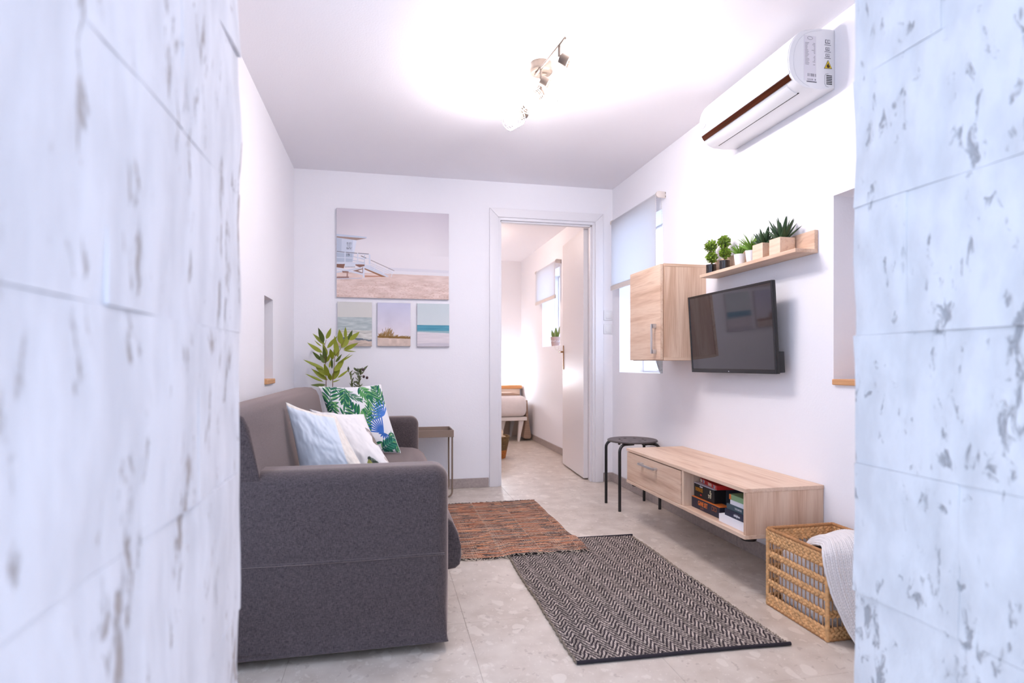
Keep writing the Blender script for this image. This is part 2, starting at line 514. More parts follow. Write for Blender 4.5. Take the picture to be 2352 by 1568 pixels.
# ---- skirting tiles
def skirt(name, plane, c0, c1, u0, u1, label):
    bb = B()
    if plane == 'x': bb.box(min(c0, c1) , max(c0, c1), u0, u1, 0.0, 0.070)
    else: bb.box(u0, u1, min(c0, c1), max(c0, c1), 0.0, 0.070)
    s = struct(name, bb, grout, label=label)
    n = max(1, round((u1 - u0) / 0.59)); w = (u1 - u0) / n
    d = 0.002 if c1 > c0 else -0.002
    for k in range(n):
        bb = B(); a, e = u0 + k * w + 0.0008, u0 + (k + 1) * w - 0.0008
        if plane == 'x': bb.box(min(c0, c1 + d), max(c0, c1 + d), a, e, 0.001, 0.072, bev=0.001, seg=1)
        else: bb.box(a, e, min(c0, c1 + d), max(c0, c1 + d), 0.001, 0.072, bev=0.001, seg=1)
        bb.build('skirting_tile', terr_skirt, s)
skirt('baseboard_back_left', 'y', YB, YB - 0.010, XL, 0.778, 'grey terrazzo skirting left of the door')
skirt('baseboard_back_right', 'y', YB, YB - 0.010, 1.722, XR, 'grey terrazzo skirting right of the door')
skirt('baseboard_right', 'x', XR, XR - 0.010, 1.0, YB - 0.01, 'grey terrazzo skirting along the right wall')
skirt('baseboard_left', 'x', XL, XL + 0.010, 1.2, YB - 0.01, 'grey terrazzo skirting along the left wall')
skirt('baseboard_bedroom', 'x', XR, XR - 0.010, YB + 0.12, YF, 'terrazzo skirting in the bedroom')

# ---- the two piers of limewashed blocks the camera looks between
def pier(name, xf, sgn, y0, y1, xb, label, material, joints):
    """reveal face at x = xf, blocks proud towards the camera; sgn=+1 faces +x"""
    bb = B()
    core = xf - sgn * 0.0065
    bb.box(min(core, xb), max(core, xb), y0, y1 - 0.010, 0.0, ZC)
    p = struct(name, bb, mortar, label=label)
    H = 0.2515; z0 = 0.0
    k = 0
    z = 0.0
    zs = [0.0] + [0.0025 + 0.251 * i for i in range(1, 10)] + [ZC]
    for k in range(len(zs) - 1):
        lo, hi = zs[k], zs[k + 1]
        cuts = [y0] + sorted(q for q in joints[k % len(joints)] if q > y0 + 0.06) + [y1]
        for a, e in zip(cuts, cuts[1:]):
            if e < 0.05: continue
            nu, nv = 7, 6
            g = 0.0003
            us = np.linspace(a + g, e - g, nu); vs = np.linspace(lo + g, hi - g, nv)
            V = []
            base = random.uniform(-0.0035, 0.003)
            ph = random.uniform(0, 50)
            for iv, v in enumerate(vs):
                for iu, u in enumerate(us):
                    edge = (iu in (0, nu - 1)) or (iv in (0, nv - 1))
                    q = mnoise.noise(Vector((u * 7 + ph, v * 7, ph))) * 0.007
                    d = base * 0.25 + q - (0.0010 if edge else 0)
                    uu = u
                    if iu == nu - 1 and abs(e - y1) < 1e-6:
                        uu = u + mnoise.noise(Vector((v * 9, ph, 1.7))) * 0.004
                    V.append((xf + sgn * d, uu, v))
            # outer face, plus a skirt back to the core along the edges
            F = []
            for iv in range(nv - 1):
                for iu in range(nu - 1):
                    i0 = iv * nu + iu
                    F.append((i0, i0 + 1, i0 + nu + 1, i0 + nu))
            ring = [iu for iu in range(nu)] + [iv * nu + nu - 1 for iv in range(1, nv)] + [(nv - 1) * nu + iu for iu in range(nu - 2, -1, -1)] + [iv * nu for iv in range(nv - 2, 0, -1)]
            off = len(V)
            for r_ in ring:
                V.append((core - sgn * 0.002, V[r_][1], V[r_][2]))
            n = len(ring)
            for i in range(n):
                F.append((ring[i], off + i, off + (i + 1) % n, ring[(i + 1) % n]))
            bm = bmesh.new()
            vv = [bm.verts.new(q) for q in V]
            for f in F: bm.faces.new([vv[i] for i in f])
            o_ = B(); o_.bm.free(); o_.bm = bm
            o_.build('stone_block', material, p, smooth=60)
    # end face towards the room
    return p
pier('wall_entry_left', -0.26, 1, 0.20, 1.144, XL - 0.3, 'rough limewashed block wall at the left, blurred by nearness', stone_l,
     [[0.32, 0.78], [0.10, 0.55, 0.95], [0.28, 0.72], [0.12, 0.46, 0.90], [0.05, 0.625], [0.36, 0.84]])
pier('wall_entry_right', 0.905, -1, -1.40, 0.986, XR + 0.3, 'rough limewashed block wall at the right, blurred by nearness', stone_r,
     [[0.42, 0.80], [0.20, 0.60], [0.44, 0.77], [0.14, 0.56], [0.40, 0.865], [0.22, 0.62]])

# ---- door frame and door leaf
b = B()
def casing(bb, y0, y1, w=0.068, bev=0.004):
    bb.prism([(DX0 - w, 0.0), (DX0, 0.0), (DX0, DZ), (DX0 - w, DZ + w)], lambda a, c, d: (a, d, c), y0, y1, bev=bev)
    bb.prism([(DX1, 0.0), (DX1 + w, 0.0), (DX1 + w, DZ + w), (DX1, DZ)], lambda a, c, d: (a, d, c), y0, y1, bev=bev)
    bb.prism([(DX0 - w, DZ + w), (DX0, DZ), (DX1, DZ), (DX1 + w, DZ + w)], lambda a, c, d: (a, d, c), y0, y1, bev=bev)
casing(b, YB - 0.018, YB + 0.001)
trim = struct('trim_1', b, trim_white, smooth=40, label='white lacquered door casing')
jb = B()
jb.box(DX0 - 0.010, DX0 + 0.020, YB - 0.004, YB + 0.104, 0.0, DZ + 0.010, bev=0.001)
jb.build('jamb', trim_white, trim, smooth=40)
jb = B(); jb.box(DX1 - 0.020, DX1 + 0.010, YB - 0.004, YB + 0.104, 0.0, DZ + 0.010, bev=0.001); jb.build('jamb', trim_white, trim, smooth=40)
jb = B(); jb.box(DX0 + 0.0198, DX1 - 0.0198, YB - 0.0045, YB + 0.1045, DZ - 0.020, DZ + 0.010, bev=0.001); jb.build('jamb', trim_white, trim, smooth=40)
jb = B(); jb.box(DX0 + 0.020, DX0 + 0.032, YB + 0.02, YB + 0.062, 0.0, DZ - 0.02, bev=0.002); jb.build('door_stop', trim_white, trim)
jb = B(); jb.box(DX1 - 0.032, DX1 - 0.020, YB + 0.02, YB + 0.062, 0.0, DZ - 0.02, bev=0.002); jb.build('door_stop', trim_white, trim)
jb = B(); jb.box(DX0 + 0.020, DX1 - 0.020, YB + 0.02, YB + 0.062, DZ - 0.032, DZ - 0.02, bev=0.002); jb.build('door_stop', trim_white, trim)

# leaf, opened a little less than a right angle into the bedroom; local x = from hinge to free edge
dr = bpy.data.objects.new('door_1', None); COL.objects.link(dr)
dr['kind'] = 'structure'; dr['label'] = 'white flush door standing open into the bedroom'
dr.location = (DX1 - 0.020, YB + 0.098, 0.0); dr.rotation_euler = (0, 0, math.radians(86.4))
ORG[dr.name] = Vector((0, 0, 0))
door_white = mat('white_door_lacquer', (236, 230, 230), 0.38, bump=(22, 0.05))
b = B(); b.box(0.006, 0.735, 0.000, 0.040, 0.012, DZ - 0.025, bev=0.002, seg=1); b.build('door_leaf', door_white, dr)
b = B(); b.box(0.680, 0.704, 0.040, 0.047, 0.900, 1.125, bev=0.003); hp = b.build('handle_plate', brass, dr)
b = B(); b.tube([(0.692, 0.046, 1.065), (0.692, 0.088, 1.065)], 0.0085, 10)
b.tube([(0.692, 0.083, 1.065), (0.660, 0.088, 1.065), (0.585, 0.090, 1.063)], [0.0085, 0.0085, 0.006], 10); b.build('lever', brass, hp, smooth=60)
b = B(); b.box(0.680, 0.704, -0.007, 0.0, 0.900, 1.125, bev=0.003); hp2 = b.build('handle_plate', brass, dr)
b = B(); b.tube([(0.692, -0.006, 1.065), (0.692, -0.05, 1.065)], 0.0085, 10)
b.tube([(0.692, -0.045, 1.065), (0.66, -0.05, 1.065), (0.585, -0.052, 1.063)], [0.0085, 0.0085, 0.006], 10); b.build('lever', brass, hp2, smooth=60)
for z in (0.25, 1.05, 1.85):
    b = B(); b.lathe([(0.0001, -0.045), (0.007, -0.045), (0.007, 0.045), (0.0001, 0.045)], (0.0, -0.008, z), 12, caps=False); b.build('hinge', nickel, dr, smooth=40)

# ---- windows: white frame and frosted pane
frost = bpy.data.materials.new('frosted_glass')
nt, N, L, P = nodes_of(frost)
tr = N.new('ShaderNodeBsdfTranslucent'); tr.inputs['Color'].default_value = (0.97, 0.98, 1, 1)
gl = N.new('ShaderNodeBsdfGlossy'); gl.inputs['Roughness'].default_value = 0.3
mxs = N.new('ShaderNodeMixShader'); mxs.inputs[0].default_value = 0.06
L.new(tr.outputs[0], mxs.inputs[1]); L.new(gl.outputs[0], mxs.inputs[2])
L.new(mxs.outputs[0], N['Material Output'].inputs['Surface'])
def window(name, w, label, xa=XR + 0.20):
    y0, y1, z0, z1 = w
    b = B(); x0, x1 = xa, xa + 0.05; t = 0.014
    b.box(x0, x1, y0 + 0.001, y0 + t, z0 + 0.001, z1 - 0.001, bev=0.003); b.box(x0, x1, y1 - t, y1 - 0.001, z0 + 0.001, z1 - 0.001, bev=0.003)
    b.box(x0, x1, y0 + t, y1 - t, z0 + 0.001, z0 + t, bev=0.003); b.box(x0, x1, y0 + t, y1 - t, z1 - t, z1 - 0.001, bev=0.003)
    o = struct(name, b, trim_white, smooth=40, label=label)
    b = B(); b.box(xa + 0.002, xa + 0.006, y0 + t, y1 - t, z0 + t, z1 - t); b.build('pane', frost, o)
window('window_1', WIN, 'frosted living room window behind the roller blind')
window('window_2', WIN2, 'frosted bedroom window behind the small roller blind')
window('window_added', WIN_ADDED, 'added unseen frosted window for extra daylight, hidden by the block wall', XL - 0.25)
# ================================================================== right wall: blind, cabinet, shelf, television, low board, air conditioner
# ---- roller blinds
blind_cloth = bpy.data.materials.new('blind_cloth')
nt, N, L, P = nodes_of(blind_cloth)
df = N.new('ShaderNodeBsdfDiffuse'); df.inputs['Color'].default_value = tuple(lin((232, 228, 226))) + (1,)
tr = N.new('ShaderNodeBsdfTranslucent'); tr.inputs['Color'].default_value = tuple(lin((236, 236, 238))) + (1,)
mxs = N.new('ShaderNodeMixShader'); mxs.inputs[0].default_value = 0.72
L.new(df.outputs[0], mxs.inputs[1]); L.new(tr.outputs[0], mxs.inputs[2]); L.new(mxs.outputs[0], N['Material Output'].inputs['Surface'])

def roller_blind(label, y0, y1, ztop, zbot, xf, zchain, pm):
    t = thing('roller_blind', label, 'blind', (XR, (y0 + y1) / 2, zbot), group='roller blinds over the frosted windows')
    xc = xf + 0.018
    zc = ztop - 0.020
    b = B(); b.tube([(xc, y0 + 0.014, zc), (xc, y1 - 0.004, zc)], 0.0165, 16); b.build('roll', blind_cloth, t, smooth=40)
    b = B(); b.box(xf, xf + 0.0012, y0 + 0.018, y1 - 0.010, zbot, zc); b.build('cloth', blind_cloth, t)
    b = B(); b.prism([(xf - 0.004, zbot - 0.022), (xf + 0.010, zbot - 0.022), (xf + 0.010, zbot + 0.012), (xf + 0.003, zbot + 0.018), (xf - 0.004, zbot + 0.012)],
                     lambda a, c, d: (a, d, c), y0 + 0.016, y1 - 0.004, bev=0.002)
    b.build('bottom_bar', pm, t, smooth=40)
    for ya, yb in ((y0 + 0.0, y0 + 0.014), (y1 - 0.004, y1 + 0.010)):
        b = B()
        pts = [(xc + 0.022 * math.cos(a), zc + 0.022 * math.sin(a)) for a in np.linspace(PI / 2, 1.5 * PI, 10)]
        pts += [(XR - 0.0005, zc - 0.022), (XR - 0.0005, zc + 0.018), (xc + 0.016, zc + 0.018)]
        b.prism(pts, lambda a, c, d: (a, d, c), ya, yb, bev=0.0015)
        br = b.build('bracket', pm, t, smooth=35)
        if ya == y0:
            for dz in (-0.012, 0.010):
                b = B(); b.box(XR - 0.006, XR - 0.002, ya - 0.0006, ya, zc + dz - 0.003, zc + dz + 0.003); b.build('screw_hole', dark_gap, br)
    # bead chain loop
    b = B()
    y = y0 + 0.007
    pth = []
    xa, xb = xf - 0.004, xf + 0.040
    n = int((zc - zchain) / 0.0115)
    for k in range(n): pth.append((xa, zc - 0.01 - k * 0.0115))
    for k in range(1, 7):
        a = PI + PI * k / 7
        pth.append(((xa + xb) / 2 + (xb - xa) / 2 * math.cos(a), zchain + 0.022 * math.sin(a)))
    for k in range(n): pth.append((xb, zchain + k * 0.0115))
    for x, z in pth:
        b.ball((x, y, z), 0.0026, 1)
    b.tube([(x, y, z) for x, z in pth], 0.0006, 4)
    c = b.build('bead_chain', plastic_beige, t, smooth=60)
roller_blind('tall cream roller blind half drawn over the living room window', 3.535, 4.335, 2.085, 1.55, 1.735, 0.93, plastic_beige)
roller_blind('small beige roller blind half drawn over the bedroom window', 5.87, 6.71, 2.050, 1.665, 1.735, 1.12, plastic_beige)

# ---- concrete bowl-like planter on the living room sill
conc = mat('pale_concrete', (176, 180, 182), 0.8, vary=(30, 0.14), bump=(60, 0.3))
t = thing('concrete_pot', 'small grey concrete pot on the window sill under the wall cabinet', 'pot', (1.895, 3.70, WIN[2]))
b = B(); b.lathe([(0.0005, 0.0), (0.048, 0.0), (0.062, 0.03), (0.076, 0.075), (0.083, 0.12), (0.079, 0.12), (0.072, 0.075), (0.055, 0.03), (0.0005, 0.024)], (1.895, 3.70, WIN[2]), 32, caps=False)
b.build('bowl', conc, t, smooth=50)
b = B(); b.lathe([(0.0005, 0.10), (0.075, 0.10)], (1.895, 3.70, WIN[2]), 24, caps=False); b.build('soil', mat('potting_soil', (70, 58, 50), 0.9, bump=(60, 0.6, 0.004)), t)

# ---- light switches
for k, (z, lab) in enumerate(((1.345, 'upper of two white light switches beside the door casing'), (1.235, 'lower of two white light switches beside the door casing'))):
    t = thing('light_switch', lab, 'switch', (1.757, YB, z), group='light switches by the door')
    b = B(); b.box(1.722, 1.792, YB - 0.009, YB, z - 0.040, z + 0.040, bev=0.003); b.build('plate', plastic_white, t, smooth=40)
    b = B(); b.box(1.736, 1.783, YB - 0.014, YB - 0.009, z - 0.027, z + 0.027, bev=0.003); b.build('rocker', plastic_white, t, smooth=40)

# ---- wall cabinet
cx0, cx1, cy0, cy1, cz0, cz1 = 1.515, 1.80, 3.043, 3.462, 0.972, 1.520
t = thing('wall_cabinet', 'oak wall cabinet hung beside the blind and the television', 'cabinet', (cx1, (cy0 + cy1) / 2, cz0))
b = B(); b.box(1.536, cx1, cy0, cy0 + 0.016, cz0 + 0.016, cz1 - 0.016, bev=0.0008, seg=1); b.build('side_panel', oak_z, t)
b = B(); b.box(1.536, cx1, cy1 - 0.016, cy1, cz0 + 0.016, cz1 - 0.016, bev=0.0008, seg=1); b.build('side_panel', oak_z, t)
b = B(); b.box(1.536, cx1, cy0 - 0.001, cy1, cz1 - 0.016, cz1, bev=0.0008, seg=1); b.build('top_panel', oak_x, t)
b = B(); b.box(1.536, cx1, cy0 - 0.001, cy1, cz0, cz0 + 0.016, bev=0.0008, seg=1); b.build('bottom_panel', oak_x, t)
b = B(); b.box(cx1 - 0.006, cx1 - 0.001, cy0 + 0.016, cy1 - 0.016, cz0 + 0.016, cz1 - 0.016); b.build('back_panel', oak_z, t)
b = B(); b.box(cx0, 1.533, cy0 + 0.002, cy1 - 0.002, cz0 + 0.003, cz1 - 0.003, bev=0.001, seg=1); dco = b.build('door', oak_y, t)
b = B()
hy, z0, z1 = cy0 + 0.055, 1.010, 1.180
b.box(cx0 - 0.032, cx0 - 0.024, hy - 0.007, hy + 0.007, z0, z1, bev=0.001)
b.box(cx0 - 0.030, cx0, hy - 0.007, hy + 0.007, z0, z0 + 0.024, bev=0.001); b.box(cx0 - 0.030, cx0, hy - 0.007, hy + 0.007, z1 - 0.024, z1, bev=0.001)
b.build('handle', steel, dco, smooth=40)

# ---- floating picture-ledge shelf
t = thing('wall_shelf', 'narrow oak wall ledge carrying six small plants above the television', 'shelf', (XR, 2.537, 1.424))
b = B(); b.box(1.690, XR - 0.0005, 2.154, 2.924, 1.424, 1.440, bev=0.0008, seg=1); b.build('ledge', oak_y, t)
b = B(); b.box(1.782, XR - 0.0005, 2.154, 2.924, 1.4402, 1.522, bev=0.0008, seg=1); b.build('back_board', oak_y, t)

# ---- television
TVP = Vector((1.705, 2.671, 1.117))
t = thing('television', 'flat black television on a wall bracket, tilted slightly down', 'television', TVP, rot=(0, math.radians(-3.5), math.radians(1.0)), local=True)
W2, H2 = 0.360, 0.212
scr = mat('dark_screen_glass', (46, 40, 44), 0.05, spec=1.0)
b = B(); b.box(-0.004, 0.012, -W2, W2, -H2, H2, bev=0.003); b.build('casing', black_plastic, t, smooth=40)
b = B()
for q in ((-W2, -W2 + 0.011, -H2, H2), (W2 - 0.011, W2, -H2, H2), (-W2 + 0.011, W2 - 0.011, H2 - 0.011, H2), (-W2 + 0.011, W2 - 0.011, -H2, -H2 + 0.020)):
    b.box(-0.0085, -0.0035, q[0], q[1], q[2], q[3], bev=0.0012, seg=1)
bz = b.build('bezel', mat('glossy_black_bezel', (30, 28, 30), 0.22), t)
b = B(); b.box(-0.0060, -0.0040, -W2 + 0.0105, W2 - 0.0105, -H2 + 0.0195, H2 - 0.0105); b.build('screen', scr, t)
b = B(); b.box(0.011, 0.052, -0.27, 0.27, -0.190, 0.05, bev=0.012, seg=3); b.build('rear_housing', black_plastic, t, smooth=40)
b = B(); b.box(0.012, 0.040, -W2 + 0.002, -W2 + 0.09, -H2 + 0.004, -H2 + 0.100, bev=0.003); b.build('side_port_cover', black_plastic, t, smooth=40)
b = B(); b.box(-0.0092, -0.0084, 0.000, 0.006, -H2 + 0.006, -H2 + 0.011); b.build('power_light', plastic_grey, t)
b = B(); b.box(0.050, 0.060, -0.10, 0.10, -0.08, 0.06, bev=0.003); b.box(0.055, 0.082, -0.03, 0.03, -0.05, 0.02, bev=0.004)
b.build('wall_bracket', black_metal, t, smooth=40)

# ---- low television board hung on the wall
ux0, ux1, uy0, uy1, uz0, uz1 = 1.430, 1.7985, 2.120, 3.310, 0.236, 0.442
t = thing('media_bench', 'long low oak television bench with one drawer and an open bay', 'tv bench', (ux1, (uy0 + uy1) / 2, uz0))
b = B(); b.box(ux0 - 0.004, ux1, uy0 - 0.002, uy1 + 0.002, uz1 - 0.016, uz1, bev=0.0008, seg=1); b.build('top_panel', oak_y, t)
b = B(); b.box(ux0 - 0.004, ux1, uy0 - 0.002, uy1 + 0.002, uz0, uz0 + 0.016, bev=0.0008, seg=1); b.build('bottom_panel', oak_y, t)
b = B(); b.box(ux0 + 0.002, ux1, uy0, uy0 + 0.016, uz0 + 0.016, uz1 - 0.016, bev=0.0008, seg=1); b.build('side_panel', oak_z, t)
b = B(); b.box(ux0 + 0.020, ux1, uy1 - 0.016, uy1, uz0 + 0.016, uz1 - 0.016, bev=0.0008, seg=1); b.build('side_panel', oak_z, t)
b = B(); b.box(ux0 + 0.003, ux1 - 0.008, 2.628, 2.648, uz0 + 0.016, uz1 - 0.016, bev=0.0008, seg=1); b.build('divider', oak_z, t)
b = B(); b.box(ux1 - 0.006, ux1 - 0.001, uy0 + 0.016, uy1 - 0.016, uz0 + 0.016, uz1 - 0.016); b.build('back_panel', oak_y, t)
b = B(); b.box(ux0 - 0.001, ux0 + 0.016, 2.652, uy1 - 0.002, uz0 + 0.018, uz1 - 0.022, bev=0.001, seg=1); dwr = b.build('drawer', oak_y, t)
b = B(); hz = 0.383
b.box(ux0 - 0.030, ux0 - 0.022, 2.905, 3.100, hz - 0.006, hz + 0.006, bev=0.001); b.box(ux0 - 0.028, ux0 - 0.001, 2.905, 2.927, hz - 0.006, hz + 0.006, bev=0.001); b.box(ux0 - 0.028, ux0 - 0.001, 3.078, 3.100, hz - 0.006, hz + 0.006, bev=0.001)
b.build('handle', steel, dwr, smooth=40)
for y in (2.165, 3.265):
    for x in (1.475, 1.745):
        b = B(); b.lathe([(0.0001, 0), (0.030, 0.0), (0.032, 0.004), (0.030, 0.016), (0.0001, 0.016)], (x, y, uz0 - 0.0162), 20, caps=False); b.build('foot', black_plastic, t, smooth=40)

# ---- games and books in the open bay
navy = mat('navy_card', (34, 34, 52), 0.45); blackcard = mat('black_card', (24, 24, 28), 0.45); slate = mat('slate_card', (70, 74, 84), 0.5)
orange = mat('orange_card', (226, 120, 52), 0.5); cream_card = mat('cream_card', (226, 214, 196), 0.5); lilac_card = mat('pale_lilac_card', (196, 190, 200), 0.5)
red_card = mat('red_card', (196, 42, 40), 0.42); white_card = mat('white_card', (238, 236, 240), 0.5); yellow_card = mat('ochre_card', (190, 122, 26), 0.5)
ux = ux0
FX = lambda x, y, z: frame((x, y, z), (0, -1, 0), (0, 0, 1))      # text on a face looking to -x
FY = lambda x, y, z: frame((x, y, z), (1, 0, 0), (0, 0, 1))       # text on a face looking to -y
zb = uz0 + 0.0165
# bottom: game set
t = thing('game_box', 'navy game box with orange lid edge, lying at the bottom of the game pile', 'board game', (1.60, 2.48, zb))
b = B(); b.box(1.470, 1.775, 2.372, 2.617, zb, zb + 0.050, bev=0.001, seg=1); b.build('box', navy, t)
b = B(); b.box(1.4695, 1.7755, 2.3715, 2.6175, zb + 0.0500, zb + 0.0525, bev=0.0008, seg=1); lid = b.build('lid', orange, t)
b = B(); b.poly([(1.520, 2.385, zb + 0.0528), (1.765, 2.385, zb + 0.0528), (1.765, 2.605, zb + 0.0528), (1.520, 2.605, zb + 0.0528)]); b.build('lid_print', slate, lid)
text_part('GAME SET', 0.030, FX(1.4694, 2.515, zb + 0.030), orange, t, squeeze=0.62, bold=0.0006)
text_part('6 IN 1', 0.013, FX(1.4694, 2.520, zb + 0.010), mat('brown_ink', (150, 92, 70), 0.6), t)
for k in range(2):
    b = B(); yy = 2.428 - 0.022 * k
    b.box(1.4692, 1.4696, yy - 0.008, yy + 0.008, zb + 0.024, zb + 0.042); b.build('badge', orange, t)
    b = B(); b.box(1.4689, 1.4692, yy - 0.0065, yy + 0.0065, zb + 0.0255, zb + 0.0405); b.build('badge_window', navy, t)
b = B(); b.lathe([(0.0001, 0), (0.017, 0)], (0, 0, 0), 20, caps=False, M=frame((1.565, 2.3712, zb + 0.027), (1, 0, 0), (0, 0, 1))); b.build('round_mark', mat('maroon_ink', (92, 52, 56), 0.6), t)
# middle: domino box
z2 = zb + 0.0532
t = thing('game_box', 'black game box with ivory domino picture, on the navy game box', 'board game', (1.60, 2.50, z2))
b = B(); b.box(1.480, 1.775, 2.432, 2.612, z2, z2 + 0.062, bev=0.001, seg=1); b.build('box', blackcard, t)
b = B(); b.box(1.540, 1.7757, 2.4314, 2.4320, z2 + 0.001, z2 + 0.061); b.build('side_print', slate, t)
b = B(); b.box(1.4795, 1.7755, 2.4315, 2.6125, z2 + 0.0622, z2 + 0.0660, bev=0.0006, seg=1); b.build('lid', lilac_card, t)
text_part('DOMINOES', 0.026, FX(1.4794, 2.565, z2 + 0.037), yellow_card, t, squeeze=0.50, bold=0.0006)
text_part('Classic', 0.012, FX(1.4794, 2.545, z2 + 0.055), white_card, t, squeeze=0.8)
b = B(); b.box(1.4792, 1.4798, 2.540, 2.556, z2 + 0.012, z2 + 0.019); b.build('maker_mark', red_card, t)
def dominoes(fr, s, material, parent, nm):
    b = B()
    for (x, y, w, h) in ((-0.5, 1.0, 1, 2), (-0.1, 1.2, 1.2, 0.8), (0.5, 0.2, 0.9, 1.8), (-1.6, -0.9, 1.6, 0.9), (-1.0, -2.0, 0.9, 1.9), (0.7, -1.5, 0.9, 1.7), (0.2, -0.3, 1.0, 0.8)):
        m = fr @ Matrix.Rotation(-0.25, 4, 'Z')
        b.box(x * s, (x + w) * s, y * s, (y + h) * s, 0.0, 0.0006, M=m)
    b.build(nm, material, parent)
dominoes(FX(1.4798, 2.470, z2 + 0.031), 0.0080, mat('ivory_ink', (232, 220, 186), 0.5), t, 'domino_print')
dominoes(FY(1.668, 2.4316, z2 + 0.031), 0.0098, mat('grey_domino_ink', (148, 144, 142), 0.5), t, 'domino_print')
# top: red card game
z3 = z2 + 0.0664
t = thing('card_game_box', 'thin red card game box on top of the game pile', 'card game', (1.575, 2.500, z3), rot=(0, 0, math.radians(-8)), local=True)
b = B(); b.box(-0.080, 0.080, -0.098, 0.098, 0, 0.020, bev=0.001, seg=1); b.build('box', red_card, t)
text_part('UNO', 0.020, frame((-0.0804, -0.02, 0.010), (0, -1, 0), (0, 0, 1)), cream_card, t, squeeze=0.9, bold=0.0006)
for yy in (0.052, -0.070):
    b = B(); b.box(-0.0806, -0.0800, yy - 0.010, yy + 0.010, 0.003, 0.017); b.build('card_print', cream_card, t)
    b = B(); b.box(-0.0809, -0.0806, yy - 0.004, yy + 0.008, 0.004, 0.016); b.build('card_print', mat('lilac_ink', (130, 110, 160), 0.6), t)
b = B(); b.lathe([(0.0001, 0), (0.011, 0)], (0, 0, 0), 16, caps=False, M=frame((-0.0804, 0.082, 0.010), (0, -1, 0), (0, 0, 1)) @ Matrix.Diagonal((1.1, 0.75, 1, 1))); b.build('oval_mark', cream_card, t)

# books lying in a stack, spines towards the room
paper = mat('page_edges', (226, 220, 208), 0.8)
def book(label, y0, y1, z, h, cover, spine_txt, txt_mat, x0=1.455, depth=0.20, txt_size=None, end=None):
    t = thing('book', label, 'book', ((x0 + x0 + depth) / 2, (y0 + y1) / 2, z), group='books stacked in the bench bay')
    b = B(); b.box(x0 + 0.003, x0 + depth - 0.003, y0 + 0.002, y1 - 0.002, z + 0.002, z + h - 0.002); b.build('pages', paper, t)
    b = B(); b.box(x0, x0 + depth, y0, y1, z, z + 0.002); b.box(x0, x0 + depth, y0, y1, z + h - 0.002, z + h)
    b.box(x0, x0 + 0.003, y0, y1, z + 0.002, z + h - 0.002); cv = b.build('cover', cover, t)
    if spine_txt:
        text_part(spine_txt, txt_size or h * 0.6, FX(x0 - 0.0004, (y0 + y1) / 2, z + h * 0.5), txt_mat, t, squeeze=0.75)
    if end:
        b = B(); b.box(x0 - 0.0006, x0, y1 - 0.014, y1, z + 0.0005, z + h - 0.0005); b.build('spine_band', end, t)
    return t
gr = mat('green_cover', (140, 176, 130), 0.5); teal = mat('dark_teal_cover', (64, 84, 92), 0.5); nv = mat('midnight_cover', (38, 42, 62), 0.5)
ycap = mat('olive_ink', (170, 180, 70), 0.6)
book('thick white paperback at the bottom of the book stack', 2.138, 2.348, zb, 0.034, white_card, None, ink_grey, x0=1.452)
book('midnight blue book second from the bottom of the stack', 2.138, 2.318, zb + 0.0345, 0.029, nv, 'adelphos', white_card, x0=1.462, txt_size=0.017)
book('dark teal book in the middle of the stack', 2.138, 2.310, zb + 0.0640, 0.024, teal, 'THE BARTER', plastic_grey, x0=1.466, txt_size=0.012)
book('slim white book under the green one', 2.138, 2.286, zb + 0.0885, 0.020, white_card, None, ink_grey, x0=1.468)
book('green book with orange end on top of the stack', 2.138, 2.290, zb + 0.1090, 0.023, gr, None, ycap, x0=1.466, end=orange)

# ---- air conditioner
t = thing('air_conditioner', 'white split air conditioner high on the right wall', 'air conditioner', (XR, 2.41, 2.07))
PR = [(1.7995, 2.078), (1.7995, 2.318), (1.780, 2.3195), (1.723, 2.317), (1.672, 2.307), (1.638, 2.291), (1.612, 2.266), (1.596, 2.238), (1.588, 2.210), (1.585, 2.178), (1.588, 2.142), (1.598, 2.114), (1.614, 2.096), (1.636, 2.081), (1.662, 2.071), (1.723, 2.069)]
ay0, ay1 = 2.060, 2.745
b = B(); b.prism(PR, lambda a, c, d: (a, d, c), ay0, ay1, bev=0.003)
ac = b.build('body', plastic_white, t, smooth=30)
def off(p, d):
    cx_, cz_ = 1.72, 2.19
    v = Vector((p[0] - cx_, p[1] - cz_)); v = v * (1 + d / v.length); return (cx_ + v.x, cz_ + v.y)
# front panel shell, seam, brown strip, flap
PF = PR[4:11] + [(1.5935, 2.1245)]
fp = [off(p, 0.0030) for p in PF]
fi = [off(p, 0.0005) for p in PF]
b = B(); b.prism(fp + fi[::-1], lambda a, c, d: (a, d, c), ay0 + 0.004, ay1 - 0.004, bev=0.0008, seg=1); b.build('front_panel', plastic_white, t, smooth=35)
bronze_strip = mat('brown_mirror_strip', (112, 62, 42), 0.1, metal=1.0)
st = [off(p, 0.0036) for p in ((1.5945, 2.1225), (1.6010, 2.1105), (1.6085, 2.1020))]; si = [off(p, 0.0004) for p in ((1.5945, 2.1225), (1.6010, 2.1105), (1.6085, 2.1020))]
b = B(); b.prism(st + si[::-1], lambda a, c, d: (a, d, c), ay0 + 0.012, ay1 - 0.012); b.build('trim_strip', bronze_strip, t, smooth=35)
fl = [(1.617, 2.0940), (1.625, 2.0878), (1.636, 2.0805), (1.650, 2.0745), (1.664, 2.0700)]
flo = [off(p, 0.0030) for p in fl]; fli = [off(p, -0.001) for p in fl]
b = B(); b.prism(flo + fli[::-1], lambda a, c, d: (a, d, c), ay0 + 0.050, ay1 - 0.050, bev=0.0006, seg=1); b.build('louvre_flap', plastic_white, t, smooth=35)
b = B(); b.box(1.6645, 1.6700, ay0 + 0.046, ay1 - 0.046, 2.0688, 2.0740); b.build('outlet_slot', dark_gap, t)
